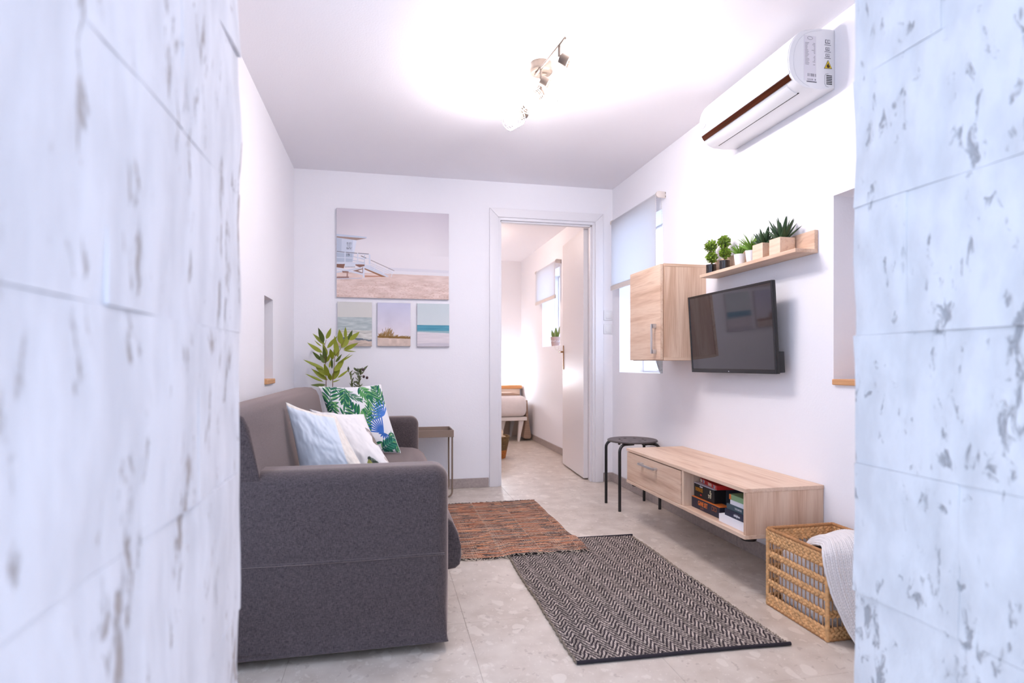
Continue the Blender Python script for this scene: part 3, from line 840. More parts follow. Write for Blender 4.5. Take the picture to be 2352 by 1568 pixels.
b = B(); b.prism([off((1.611, 2.0990), 0.0010), off((1.616, 2.0950), 0.0010), off((1.616, 2.0950), -0.001), off((1.611, 2.0990), -0.001)], lambda a, c, d: (a, d, c), ay0 + 0.045, ay1 - 0.045); b.build('seam', plastic_grey, t)
# end cap outline and labels, on the face looking to -y
yf = ay0 - 0.0004
def lab(x0, x1, z0, z1, m, nm='label_print', dy=0.0):
    b = B(); b.box(x0, x1, yf - 0.0004 - dy, ay0 + 0.0004, z0, z1); return b.build(nm, m, t)
sheet = mat('label_paper', (226, 224, 230), 0.5)
lab(1.655, 1.712, 2.100, 2.283, sheet, 'rating_label')
for k in range(16):
    z = 2.252 - k * 0.0058
    w = 0.5 + 0.5 * random.random()
    lab(1.660, 1.660 + 0.020 * w, z, z + 0.0026, ink_pale, 'label_line', 0.0004)
    if random.random() < 0.8: lab(1.707 - 0.014 * random.random() - 0.004, 1.707, z, z + 0.0026, ink_pale, 'label_line', 0.0004)
for k in range(14):
    x = 1.672 + k * 0.0028
    if random.random() < 0.75: lab(x, x + random.choice((0.0010, 0.0018)), 2.118, 2.130, ink_mid, 'barcode_line', 0.0004)
    if random.random() < 0.75: lab(x, x + random.choice((0.0010, 0.0018)), 2.103, 2.109, ink_mid, 'barcode_line', 0.0004)
lab(1.668, 1.714, 2.095, 2.0985, ink_mid, 'label_line', 0.0004)
b = B()
ring = [(1.683 + 0.012 * math.cos(a), yf - 0.0008, 2.273 + 0.006 * math.sin(a)) for a in np.linspace(0, 2 * PI, 20, endpoint=False)]
b.tube(ring, 0.0007, 4, closed=True); b.build('oval_emblem', ink_mid, t)
# manual pictograms
for z, s in ((2.268, 0.011), (2.238, 0.009), (2.212, 0.009)):
    b = B()
    for q in ((-s, -s * 0.1), (s * 0.1, s)):
        b.box(1.766 + q[0], 1.766 + q[1], yf - 0.0006, ay0 + 0.0003, z - s * 0.7, z + s * 0.7)
    pc = b.build('manual_pictogram', ink_mid, t)
    b = B()
    for q in ((-s * 0.75, -s * 0.2), (s * 0.25, s * 0.8)):
        b.box(1.766 + q[0], 1.766 + q[1], yf - 0.0010, yf - 0.0005, z - s * 0.45, z + s * 0.5)
    b.build('pictogram_page', plastic_white, pc)
    lab(1.752, 1.781, z - s - 0.0035, z - s - 0.0018, ink_mid, 'label_line', 0.0003)
b = B(); b.prism([(1.749, 2.157), (1.787, 2.159), (1.768, 2.193)], lambda a, c, d: (a, d, c), yf - 0.0006, ay0 + 0.0003); wt = b.build('warning_triangle_border', ink_dark, t)
b = B(); b.prism([(1.7515, 2.1585), (1.7845, 2.1602), (1.768, 2.1895)], lambda a, c, d: (a, d, c), yf - 0.0012, yf - 0.0005); b.build('warning_triangle', mat('warning_yellow', (232, 200, 40), 0.5), wt)
b = B(); b.prism([(1.764, 2.161), (1.772, 2.161), (1.7755, 2.166), (1.774, 2.172), (1.7715, 2.1705), (1.7685, 2.181), (1.7645, 2.173), (1.763, 2.175), (1.7605, 2.167)], lambda a, c, d: (a, d, c), yf - 0.0017, yf - 0.0011); b.build('flame_pictogram', mat('flame_ink', (70, 46, 20), 0.6), wt)
for k in range(6):
    z = 2.128 - k * 0.0068
    lab(1.7600, 1.7870, z, z + 0.0032, dark_gap, 'vent_slot')
b = B(); b.tube([(1.770, yf, 2.138), (1.758, yf, 2.136), (1.7525, yf, 2.128), (1.7525, yf, 2.096), (1.758, yf, 2.086), (1.770, yf, 2.083)], 0.0008, 4); b.build('cover_seam', ink_grey, t)
b = B()
for p, q in zip(PR[3:13], PR[4:14]):
    pass
inset = [off(p, -0.006) for p in PR[3:15]]
b.tube([(p[0] + 0.016, yf, p[1]) for p in inset], 0.0006, 4); b.build('end_cap_seam', plastic_grey, t)
b = B(); b.tube([(1.5885 - 0.0062, 2.700 + 0.020 * math.cos(a), 2.162 + 0.010 * math.sin(a)) for a in np.linspace(0, 2 * PI, 24, endpoint=False)], 0.0010, 5, closed=True); b.build('oval_emblem', ink_grey, t)
# ================================================================== left side: sofa, cushions, side table, plants, pictures
def fabric(name, c1, c2, scale=420, bumpst=0.35):
    m = bpy.data.materials.new(name)
    nt, N, L, P = nodes_of(m)
    tc = N.new('ShaderNodeTexCoord')
    fac = []
    for s in ((0.12, 1, 1), (1, 0.12, 1), (1, 1, 0.12)):
        mp = N.new('ShaderNodeMapping'); mp.inputs['Scale'].default_value = s
        L.new(tc.outputs['Object'], mp.inputs['Vector'])
        no = N.new('ShaderNodeTexNoise'); no.inputs['Scale'].default_value = scale; no.inputs['Detail'].default_value = 2
        L.new(mp.outputs['Vector'], no.inputs['Vector']); fac.append(no.outputs['Fac'])
    a = N.new('ShaderNodeMath'); a.operation = 'ADD'; L.new(fac[0], a.inputs[0]); L.new(fac[1], a.inputs[1])
    a2 = N.new('ShaderNodeMath'); a2.operation = 'ADD'; L.new(a.outputs[0], a2.inputs[0]); L.new(fac[2], a2.inputs[1])
    d = N.new('ShaderNodeMath'); d.operation = 'DIVIDE'; d.inputs[1].default_value = 3; L.new(a2.outputs[0], d.inputs[0])
    r = ramp(N, [(0.40, c1), (0.60, c2)]); L.new(d.outputs[0], r.inputs['Fac'])
    L.new(r.outputs['Color'], P.inputs['Base Color'])
    P.inputs['Roughness'].default_value = 0.92; P.inputs['Specular IOR Level'].default_value = 0.15
    P.inputs['Sheen Weight'].default_value = 0.62; P.inputs['Sheen Roughness'].default_value = 0.45; P.inputs['Sheen Tint'].default_value = (1, 0.80, 0.72, 1)
    bp = N.new('ShaderNodeBump'); bp.inputs['Strength'].default_value = bumpst; bp.inputs['Distance'].default_value = 0.0015
    L.new(d.outputs[0], bp.inputs['Height']); L.new(bp.outputs['Normal'], P.inputs['Normal'])
    return m
sofa_cloth = fabric('charcoal_weave', (52, 46, 49), (100, 89, 90), 760)

def arc(cx, cy, r, a0, a1, n=6):
    return [(cx + r * math.cos(math.radians(a0 + (a1 - a0) * i / n)), cy + r * math.sin(math.radians(a0 + (a1 - a0) * i / n))) for i in range(n + 1)]

t = thing('sofa', 'charcoal fabric sofa with rounded arms along the left wall', 'sofa', (-0.2, 2.9, 0.0))
sofa = t
def arm(y0, y1):
    b = B(); b.rbox(-0.475, 0.206, y0, y1, 0.030, 0.612, 0.050, 0.008)
    return b.build('armrest', sofa_cloth, t, smooth=180)
a1 = arm(1.930, 2.095)
arm(3.770, 3.935)
b = B(); b.tube([(x, 1.9300, 0.324 + 0.0012 * math.sin(x * 9)) for x in np.linspace(-0.46, 0.19, 14)], 0.0040, 6); b.build('seam', sofa_cloth, a1, smooth=60)
prof = [(-0.610, 0.030), (-0.610, 0.720)] + arc(-0.545, 0.735, 0.068, 170, 100) + [(-0.50, 0.806), (-0.462, 0.803), (-0.432, 0.785), (-0.415, 0.750), (-0.390, 0.620), (-0.345, 0.440), (-0.335, 0.120), (-0.335, 0.030)]
b = B(); b.prism(prof, lambda a, c, d: (a, d, c), 1.936, 3.890, bev=0.014, seg=3); b.build('backrest', sofa_cloth, t, smooth=50)
prof = [(-0.340, 0.215), (-0.340, 0.405), (-0.25, 0.418), (0.10, 0.424), (0.165, 0.420), (0.205, 0.408), (0.236, 0.380), (0.256, 0.340), (0.266, 0.292), (0.268, 0.255), (0.262, 0.226), (0.245, 0.212), (0.200, 0.210)]
for y0, y1 in ((2.098, 2.931), (2.934, 3.767)):
    b = B(); b.prism(prof, lambda a, c, d: (a, d, c), y0, y1, bev=0.010, seg=3); b.build('seat_cushion', sofa_cloth, t, smooth=50)
b = B(); b.box(-0.34, 0.185, 2.09, 3.775, 0.045, 0.212, bev=0.01); b.build('base', sofa_cloth, t)
for x in (-0.40, 0.10):
    for y in (2.05, 3.82):
        b = B(); b.lathe([(0.0001, 0.0), (0.022, 0.0), (0.025, 0.032), (0.0001, 0.032)], (x, y, 0.0), 14, caps=False); b.build('foot', black_plastic, t, smooth=40)

# ---- painting on arrays (u to the right, v up, both 0..1)
def canvas(n_v, n_u, col):
    img = np.zeros((n_v, n_u, 3)); img[:] = col
    V, U = np.meshgrid(np.linspace(0, 1, n_v), np.linspace(0, 1, n_u), indexing='ij')
    return img, U, V
def p_poly(img, U, V, pts, col, alpha=1.0):
    ins = np.zeros(U.shape, bool)
    n = len(pts)
    for i in range(n):
        x0, y0 = pts[i]; x1, y1 = pts[(i + 1) % n]
        if y0 == y1: continue
        c = ((V >= min(y0, y1)) & (V < max(y0, y1))) & (U < (V - y0) * (x1 - x0) / (y1 - y0) + x0)
        ins ^= c
    img[ins] = img[ins] * (1 - alpha) + np.array(col) * alpha
def p_line(img, U, V, a, b_, w, col, alpha=1.0, taper=False, col2=None):
    ax, ay = a; bx, by = b_
    dx, dy = bx - ax, by - ay; L2 = dx * dx + dy * dy + 1e-12
    s = ((U - ax) * dx + (V - ay) * dy) / L2
    d = np.abs((U - ax) * dy - (V - ay) * dx) / math.sqrt(L2)
    wid = w * (np.clip(np.sin(np.clip(s, 0, 1) * PI) ** 0.7, 0, 1) if taper else 1.0)
    k = (s >= 0) & (s <= 1) & (d <= wid)
    c = np.array(col, float)
    if col2 is not None:
        side = ((U - ax) * dy - (V - ay) * dx) > 0
        img[k & side] = img[k & side] * (1 - alpha) + c * alpha
        img[k & ~side] = img[k & ~side] * (1 - alpha) + np.array(col2, float) * alpha
    else:
        img[k] = img[k] * (1 - alpha) + c * alpha
def fbm(n_v, n_u, cells, seed, octv=3):
    r = np.random.default_rng(seed)
    out = np.zeros((n_v, n_u)); amp = 1.0; tot = 0
    cu, cv = cells
    for o in range(octv):
        g = r.random((int(cv) + 2, int(cu) + 2))
        yy = np.linspace(0, cv, n_v); xx = np.linspace(0, cu, n_u)
        yi = np.minimum(yy.astype(int), int(cv)); xi = np.minimum(xx.astype(int), int(cu))
        fy = (yy - yi)[:, None]; fx = (xx - xi)[None, :]
        fy = fy * fy * (3 - 2 * fy); fx = fx * fx * (3 - 2 * fx)
        a = g[yi][:, xi]; b_ = g[yi][:, xi + 1]; c = g[yi + 1][:, xi]; d = g[yi + 1][:, xi + 1]
        out += amp * (a * (1 - fx) * (1 - fy) + b_ * fx * (1 - fy) + c * (1 - fx) * fy + d * fx * fy)
        tot += amp; amp *= 0.5; cu *= 2; cv *= 2
    return out / tot

# ---- cushions
cloth_paint = mat('cushion_cloth', (230, 230, 230), 0.9, attr=True, bump=(700, 0.2, 0.0008), spec=0.15, sheen=0.1)
def cushion(label, TL, TR, BR, BL, T, front, back_col, wr=0.006, seed=1, name='cushion', pin=0.06):
    TL, TR, BR, BL = (np.array(p, float) for p in (TL, TR, BR, BL))
    n_v, n_u = front.shape[:2]
    v = np.linspace(0, 1, n_v)[:, None, None]; u = np.linspace(0, 1, n_u)[None, :, None]
    U, V = 2 * u - 1, 2 * v - 1
    uu = (U * (1 - pin * (1 - V ** 2)) + 1) / 2; vv = (V * (1 - pin * (1 - U ** 2)) + 1) / 2
    base = (BL * (1 - uu) + BR * uu) * (1 - vv) + (TL * (1 - uu) + TR * uu) * vv
    nrm = np.cross(((BR - BL) + (TR - TL)), ((TL - BL) + (TR - BR))); nrm /= np.linalg.norm(nrm)
    prof = (np.clip((1 - U ** 2) * (1 - V ** 2), 0, 1)) ** 0.42
    w = (fbm(n_v, n_u, (5, 4), seed, 3) - 0.5)[:, :, None] * 2
    rid = np.sin((U * 4 + V * 9) + 5 * fbm(n_v, n_u, (3, 3), seed + 9)[:, :, None] * 3)
    edge = np.clip(1.15 - prof, 0, 1) * prof
    Pf = base + nrm * (prof * T * 0.5 + (w * wr + rid * wr * 0.55 * edge) * (prof > 0))
    Pb = base - nrm * prof * T * 0.5
    nF = n_v * n_u
    idx = np.arange(nF).reshape(n_v, n_u)
    q1 = np.stack([idx[:-1, :-1], idx[:-1, 1:], idx[1:, 1:], idx[1:, :-1]], -1).reshape(-1, 4)
    q2 = q1[:, ::-1] + nF
    bc = np.zeros_like(front); bc[:] = np.array(back_col)
    cen = (TL + TR + BR + BL) / 4
    Vv = np.concatenate([Pf.reshape(-1, 3), Pb.reshape(-1, 3)])
    lo = np.array([cen[0], cen[1], Vv[:, 2].min()])
    me = np_mesh(name, Vv - lo, np.concatenate([q1, q2]), lin_np(np.concatenate([front.reshape(-1, 3), bc.reshape(-1, 3)])))
    bm = bmesh.new(); bm.from_mesh(me); bmesh.ops.remove_doubles(bm, verts=bm.verts, dist=1e-5); bm.to_mesh(me); bm.free()
    o = link_mesh(name, me, cloth_paint)
    o.location = lo
    ORG[o.name] = Vector(lo)
    tag(o, label, 'cushion', 'cushions on the sofa')
    # piping seam round the edge as a part
    ring = [base[0, k, :] for k in range(0, n_u, 4)] + [base[k, -1, :] for k in range(0, n_v, 4)] + [base[-1, k, :] for k in range(n_u - 1, -1, -4)] + [base[k, 0, :] for k in range(n_v - 1, -1, -4)]
    pts = []
    for p in ring:
        if not pts or np.linalg.norm(p - pts[-1]) > 0.004: pts.append(p)
    b = B(); b.tube([tuple(p) for p in pts], 0.0022, 5, closed=True)
    b.build('seam', mat('seam_' + str(seed), back_col, 0.9), o, smooth=60)
    return o

# light blue face with cream fleece wrapped round its top and side
n = 110
img, U, V = canvas(n, n, (212, 219, 228))
img += ((fbm(n, n, (6, 6), 5) - 0.5) * 10)[:, :, None]
band = (U > 1.0 - 0.04 - 0.24 * (1 - V)) | (V > 0.955 - 0.02 * U)
fl_ = np.array((226, 218, 208)) + ((fbm(n, n, (40, 40), 8, 2) - 0.5) * 26)[:, :, None]
img[band] = fl_[band]
cushion('pale blue cushion with white fleece back, nearest the front arm of the sofa', (-0.412, 2.60, 0.790), (-0.206, 2.550, 0.734), (-0.015, 2.350, 0.430), (-0.318, 2.410, 0.430), 0.130, img, (226, 223, 218), 0.007, 21, pin=0.09)
# cream cushion with scattered floral print
img, U, V = canvas(n, n, (226, 222, 221))
fl1 = fbm(n, n, (9, 9), 31, 3)
img += ((fbm(n, n, (5, 5), 6) - 0.5) * 8)[:, :, None]
for (u0, v0, r_, c) in ((0.93, 0.62, 0.075, (150, 140, 138)), (0.96, 0.50, 0.06, (120, 108, 98)), (0.95, 0.24, 0.06, (140, 128, 120)), (0.98, 0.12, 0.05, (110, 120, 80)), (0.66, 0.13, 0.075, (66, 74, 66)), (0.60, 0.10, 0.045, (150, 150, 84))):
    d = np.hypot(U - u0, V - v0) + (fl1 - 0.5) * 0.13
    img[d < r_] = c
    img[(d < r_) & (fl1 > 0.55)] = tuple(min(255, x + 50) for x in c)
cushion('cream cushion with scattered floral print, between the blue and the leafy cushion', (-0.36, 2.945, 0.735), (-0.107, 2.935, 0.705), (0.075, 2.585, 0.432), (-0.20, 2.62, 0.436), 0.140, img, (222, 218, 216), 0.008, 34, pin=0.15)
# palm leaves
n = 690
img, U, V = canvas(n, n, (232, 230, 232))
G1, G2, G3 = (58, 128, 74), (36, 92, 84), (120, 168, 110)
def frond(a, b_, nl, ln, w, c1, c2, spread=0.9, seed=0):
    r = random.Random(seed)
    ax, ay = a; bx, by = b_
    th = math.atan2(by - ay, bx - ax)
    p_line(img, U, V, a, b_, 0.004, (50, 90, 80))
    for i in range(nl):
        s = 0.08 + 0.9 * i / nl
        x, y = ax + (bx - ax) * s, ay + (by - ay) * s
        for sg in (-1, 1):
            l_ = ln * (0.65 + 0.5 * math.sin(PI * min(1, s + 0.15))) * r.uniform(0.85, 1.1)
            an = th + sg * (spread - 0.35 * s) + r.uniform(-0.06, 0.06)
            w_ = w * 1.25; ca = c1 if r.random() < 0.6 else c2
            p_line(img, U, V, (x, y), (x + l_ * math.cos(an), y + l_ * math.sin(an)), w_ * r.uniform(0.85, 1.15), ca, taper=True, col2=c2 if ca == c1 else G3)
    p_line(img, U, V, b_, (bx + ln * math.cos(th), by + ln * math.sin(th)), w, c1, taper=True, col2=c2)
def fan(c, n_, ln, a0, a1, col, col2):
    for i in range(n_):
        an = math.radians(a0 + (a1 - a0) * i / (n_ - 1))
        p_line(img, U, V, c, (c[0] + ln * math.cos(an), c[1] + ln * math.sin(an)), 0.011, col, taper=True, col2=col2)
W_ = 1.3
frond((0.02, 0.62), (0.20, 1.00), 6, 0.17, 0.019, G1, G2, 1.0, 1)
frond((0.12, 0.80), (0.02, 0.28), 8, 0.14, 0.017, G2, G1, 0.85, 2)
frond((0.20, 0.98), (0.62, 0.74), 9, 0.13, 0.008, G1, (40, 80, 90), 0.65, 3)
frond((0.56, 0.18), (0.36, 0.74), 8, 0.20, 0.022, G1, G2, 0.95, 4)
frond((0.70, 0.42), (0.86, 0.86), 10, 0.20, 0.012, G2, G1, 0.9, 5)
frond((0.98, 0.66), (0.86, 0.99), 7, 0.14, 0.014, G1, G2, 0.9, 6)
frond((0.95, 0.30), (0.98, 0.02), 7, 0.12, 0.016, G1, (44, 104, 96), 0.9, 7)
frond((0.70, 0.02), (0.95, 0.16), 6, 0.12, 0.018, (60, 140, 110), G2, 0.9, 8)
frond((0.30, 0.02), (0.62, 0.10), 6, 0.13, 0.018, G1, G2, 0.9, 9)
frond((0.15, 0.10), (0.06, 0.34), 6, 0.12, 0.018, G2, G1, 0.9, 10)
frond((0.40, 0.98), (0.30, 0.70), 6, 0.13, 0.014, G1, G2, 0.8, 21)
frond((0.62, 0.99), (0.74, 0.80), 6, 0.13, 0.014, G2, G1, 0.9, 22)
frond((0.30, 0.22), (0.24, 0.52), 6, 0.14, 0.018, G1, G2, 0.9, 23)
frond((0.52, 0.30), (0.66, 0.60), 7, 0.14, 0.014, G2, G1, 0.9, 24)
fan((0.82, 0.26), 9, 0.30, 80, 175, (70, 120, 200), (52, 92, 170))
fan((0.92, 0.52), 9, 0.24, 60, 200, (84, 132, 204), (60, 100, 180))
fan((0.82, 0.26), 6, 0.10, 190, 330, (60, 110, 190), (50, 90, 160))
fan((0.18, 0.38), 5, 0.16, 20, 110, (70, 90, 130), (60, 70, 110))
cushion('white cushion printed with green palm leaves and blue fans, by the far sofa arm', (-0.388, 3.60, 0.818), (-0.029, 3.62, 0.826), (0.085, 3.475, 0.430), (-0.262, 3.455, 0.430), 0.125, img.reshape(230, 3, 230, 3, 3).mean((1, 3)), (232, 230, 230), 0.005, 55)

# ---- tray side table behind the sofa
tx0, tx1, ty0, ty1, tz = -0.52, 0.472, 4.140, 4.400, 0.432
t = thing('side_table', 'slim taupe metal tray table between sofa and back wall', 'table', ((tx0 + tx1) / 2, (ty0 + ty1) / 2, 0.0))
b = B(); b.box(tx0 + 0.005, tx1 - 0.005, ty0 + 0.005, ty1 - 0.005, tz + 0.014, tz + 0.020); tr_ = b.build('tray', taupe_metal, t)
b = B()
for q in ((tx0, tx1, ty0, ty0 + 0.010), (tx0, tx1, ty1 - 0.010, ty1), (tx0, tx0 + 0.010, ty0 + 0.010, ty1 - 0.010), (tx1 - 0.010, tx1, ty0 + 0.010, ty1 - 0.010)):
    b.box(q[0], q[1], q[2], q[3], tz, tz + 0.050, bev=0.0015, seg=1)
b.build('tray_rim', taupe_metal, tr_)
for y in (ty0 + 0.012, ty1 - 0.012):
    r_ = 0.035
    pts = [(tx1 - 0.010, y, tz)] + [(tx1 - 0.010, y, r_ + 0.007)] + [(tx1 - 0.010 - r_ + r_ * math.cos(a), y, 0.007 + r_ - r_ * math.sin(a)) for a in np.linspace(0.2, PI / 2, 6)]
    pts2 = [(tx0 + tx1 - p[0], p[1], p[2]) for p in pts][::-1]
    b = B(); b.tube(pts + pts2, 0.0065, 8); b.build('leg_frame', taupe_metal, t, smooth=50)

# ---- plants on the tray table
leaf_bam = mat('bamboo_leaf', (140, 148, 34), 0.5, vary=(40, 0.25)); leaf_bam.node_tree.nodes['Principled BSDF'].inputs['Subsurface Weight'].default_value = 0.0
leaf_bam2 = mat('bamboo_leaf_dark', (84, 100, 34), 0.5, vary=(40, 0.2))  # darker green for some of the leaves
stem_m = mat('brown_stem', (120, 84, 50), 0.7); stem_g = mat('green_stem', (120, 130, 60), 0.6)
pot_white = mat('white_glazed_pot', (240, 238, 240), 0.3)
soil_m = mat('dark_soil', (64, 52, 44), 0.95, bump=(80, 0.6, 0.003))
def blade_mesh(name, n=7, fold=0.25, bend=0.25, shape=0.8, wmax=0.35):
    """unit leaf: base at origin, tip at z=1, half width 1 at its widest, bending towards -y"""
    V, F = [], []
    for i in range(n + 1):
        s = i / n
        w = (math.sin(PI * min(1, s ** shape)) * 0.92 + 0.08 * (1 - s)) if i < n else 0.0
        y = -bend * s * s
        V += [(-w, y + fold * w * 0.5, s), (0, y, s), (w, y + fold * w * 0.5, s)]
    for i in range(n):
        a = 3 * i
        F += [(a, a + 1, a + 4, a + 3), (a + 1, a + 2, a + 5, a + 4)]
    me = bpy.data.meshes.new(name); me.from_pydata(V, [], F); me.update()
    me.polygons.foreach_set('use_smooth', [True] * len(me.polygons))
    return me
def place_leaf(me, material, base, tip, hw, parent, nrm=(0, -1, 0), name='leaf', thick=None):
    base, tip = Vector(base), Vector(tip)
    z = (tip - base); ln = z.length; z.normalize()
    y = -Vector(nrm); y = (y - z * y.dot(z))
    if y.length < 1e-4: y = Vector((0.3, 1, 0.2)); y = y - z * y.dot(z)
    y.normalize(); x = y.cross(z)
    R = Matrix((x, y, z)).transposed().to_4x4()
    key = (me.name, material.name)
    if key not in LEAFM:
        m2 = me.copy(); m2.materials.clear(); m2.materials.append(material); LEAFM[key] = m2
    o = bpy.data.objects.new(name, LEAFM[key]); COL.objects.link(o); o.parent = parent
    o.matrix_local = Matrix.Translation(base - ORG.get(parent.name, Vector((0, 0, 0)))) @ R @ Matrix.Diagonal((hw, thick if thick else ln, ln, 1))
    return o
LEAFM = {}
lance = blade_mesh('lance_leaf', 8, 0.04, 0.12, 0.75)
ztab = tz + 0.0204
S = 0.000308
PB = Vector((-0.385, 4.235, 0.0))
t = thing('bamboo_plant', 'tall yellow-green bamboo plant in a white pot behind the sofa', 'plant', (PB.x, PB.y, ztab))
b = B(); b.lathe([(0.0005, 0.0), (0.050, 0.0), (0.058, 0.33), (0.053, 0.33), (0.046, 0.02), (0.0005, 0.015)], (PB.x, PB.y, ztab), 32, caps=False); pot = b.build('pot', pot_white, t, smooth=50)
b = B(); b.lathe([(0.0005, 0.30), (0.052, 0.302)], (PB.x, PB.y, ztab), 20, caps=False); b.build('soil', soil_m, pot)
def zp(zx, zy, d=0.0): return Vector((PB.x + (zx - 580) * S, PB.y + d, ztab + 0.33 + (1425 - zy) * S))
STEMS = [[(512, 1500, 0), (512, 1250, 0), (505, 1000, -0.01), (490, 700, -0.01), (485, 450, 0), (515, 330, 0)], [(650, 1500, 0.01), (655, 1250, 0.01), (680, 1000, 0.0), (700, 720, -0.01), (820, 560, -0.02), (920, 330, -0.02)]]
for s in STEMS:
    b = B(); b.tube([zp(*p) for p in s], [0.0028 - 0.0003 * i for i in range(len(s))], 6); b.build('stem', stem_m, t, smooth=60)
LV = [(450, 400, 365, 50, 50), (512, 310, 620, 65, 44), (480, 440, 210, 195, 36), (420, 480, 260, 355, 16), (430, 620, 95, 415, 42), (410, 800, 215, 590, 34), (475, 985, 20, 790, 32), (540, 1130, 270, 930, 50),
      (540, 1240, 180, 1000, 46), (450, 1275, 65, 1100, 24), (500, 1345, 180, 1365, 38), (540, 520, 770, 250, 38), (770, 720, 690, 240, 50), (830, 420, 812, 90, 55), (930, 300, 932, 30, 32), (990, 330, 1090, 100, 34),
      (1020, 335, 1250, 150, 48), (850, 510, 1020, 220, 64), (890, 545, 1240, 415, 52), (880, 565, 1190, 610, 14), (720, 830, 885, 660, 32), (755, 850, 1100, 680, 20), (740, 880, 1070, 645, 14), (690, 1040, 910, 790, 56),
      (640, 1235, 830, 900, 64), (500, 870, 470, 480, 46), (660, 770, 600, 520, 46), (540, 830, 620, 620, 26), (590, 960, 600, 800, 20), (560, 1160, 490, 850, 48), (640, 985, 650, 700, 22), (610, 1255, 560, 1030, 40),
      (760, 1190, 1020, 1010, 24), (640, 1285, 830, 1240, 14), (520, 700, 440, 420, 44), (480, 860, 380, 640, 40), (720, 700, 690, 500, 40)]
for i, (x0, y0, x1, y1, w) in enumerate(LV):
    d0 = random.uniform(-0.02, 0.02); d1 = d0 + random.uniform(-0.05, 0.04)
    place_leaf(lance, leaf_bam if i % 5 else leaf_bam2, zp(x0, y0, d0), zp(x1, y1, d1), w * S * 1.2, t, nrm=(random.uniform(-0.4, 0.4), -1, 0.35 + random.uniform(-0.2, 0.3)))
# olive
PO = Vector((-0.205, 4.290, 0.0))
leaf_ol = mat('olive_leaf', (84, 92, 46), 0.5, vary=(40, 0.3)); leaf_ol2 = mat('olive_leaf_grey', (130, 136, 112), 0.55)
t = thing('olive_plant', 'short dark olive plant with three fruits beside the bamboo', 'plant', (PO.x, PO.y, ztab))
b = B(); b.lathe([(0.0005, 0.0), (0.045, 0.0), (0.055, 0.285), (0.050, 0.285), (0.042, 0.02), (0.0005, 0.015)], (PO.x, PO.y, ztab), 32, caps=False); pot = b.build('pot', plastic_grey, t, smooth=50)
b = B(); b.lathe([(0.0005, 0.262), (0.049, 0.264)], (PO.x, PO.y, ztab), 20, caps=False); b.build('soil', soil_m, pot)
def zo(zx, zy, d=0.0): return Vector((PO.x + (zx - 1080) * S, PO.y + d, ztab + 0.295 + (1480 - zy) * S))
for k, s in enumerate(([(1020, 1560, 0), (1005, 1400, 0), (970, 1180, 0), (900, 960, 0)], [(1130, 1560, 0), (1150, 1400, 0), (1160, 1100, 0), (1225, 950, 0)], [(1080, 1560, 0.01), (1100, 1350, 0.02), (1130, 1050, 0.02), (1100, 960, 0.02)])):
    pts = [zo(*p) for p in s]
    b = B(); b.tube(pts, [0.0022, 0.002, 0.0016, 0.001], 6); b.build('stem', stem_g, t, smooth=60)
    for j in range(20):
        f = 0.12 + 0.9 * j / 20; f = min(f, 0.999) * 3
        i0 = int(f); p = pts[i0].lerp(pts[i0 + 1], f - i0)
        an = random.uniform(0, 2 * PI); el = random.uniform(0.35, 1.1)
        d = Vector((math.cos(an) * math.cos(el), math.sin(an) * math.cos(el), math.sin(el)))
        place_leaf(lance, leaf_ol if j % 3 else leaf_ol2, p, p + d * random.uniform(0.035, 0.055), random.uniform(0.0045, 0.007), t, nrm=(0, -1, 0.4))
olive_m = mat('olive_fruit', (70, 40, 44), 0.3)
for q in ((1230, 950), (1245, 1110), (1320, 1135)):
    b = B(); b.ball(zo(q[0], q[1], -0.01), 0.0095, 2, scale=(1, 1, 1.15)); b.build('olive', olive_m, t, smooth=60)

# ---- canvas pictures on the back wall
canvas_cloth = mat('printed_canvas', (210, 205, 208), 0.8, attr=True, bump=(900, 0.12, 0.0006), spec=0.15)
canvas_edge = mat('canvas_edge', (206, 200, 204), 0.85)
def down(img, k):
    h, w = img.shape[0] // k, img.shape[1] // k
    return img[:h * k, :w * k].reshape(h, k, w, k, 3).mean((1, 3))
def picture(label, x0, x1, z0, z1, img, depth=0.024):
    yb_ = YB - 0.001
    t = thing('canvas_print', label, 'picture', ((x0 + x1) / 2, yb_, z0), group='canvas prints on the back wall')
    b = B(); b.box(x0, x1, yb_ - depth + 0.0006, yb_, z0, z1, bev=0.0015, seg=2); b.build('stretcher', canvas_edge, t, smooth=40)
    n_v, n_u = img.shape[:2]
    V, U = np.meshgrid(np.linspace(z0 + 0.0006, z1 - 0.0006, n_v), np.linspace(x0 + 0.0006, x1 - 0.0006, n_u), indexing='ij')
    Pn = np.stack([U, np.full_like(U, yb_ - depth), V], -1) - np.array(ORG[t.name])
    me = grid_mesh('print', Pn, lin_np(img))
    return t, link_mesh('print', me, canvas_cloth, t)
# large one: a beach with a lifeguard hut
nv_, nu_ = 900, 1128
img, U, V = canvas(nv_, nu_, (0, 0, 0))
v = V[:, :, None]; u = U[:, :, None]
sky = np.array((214, 206, 214)) + (np.array((234, 228, 231)) - np.array((214, 206, 214))) * np.clip((1 - v) / 0.45, 0, 1)
sky = sky - 8 * np.clip(np.abs(u - 0.5) - 0.3, 0, 1) * 4 * (v > 0.5)
img[:] = sky
hz = 0.315 - 0.02 * U
sea = (V < hz + 0.045) & (V > hz) & (U > 0.45)
img[sea] = img[sea] * 0.6 + np.array((206, 206, 218)) * 0.4
surf = (V < hz + 0.012) & (V > hz - 0.03) & (U > 0.4)
img[surf] = (232, 228, 232)
sand = V < (0.285 - 0.012 * U)
dune = fbm(nv_, nu_, (10, 40), 3, 4); fine = fbm(nv_, nu_, (70, 200), 4, 3)
sc_ = np.array((226, 203, 194)) + ((dune - 0.5) * 44)[:, :, None] * np.array((1, 1.15, 1.25))
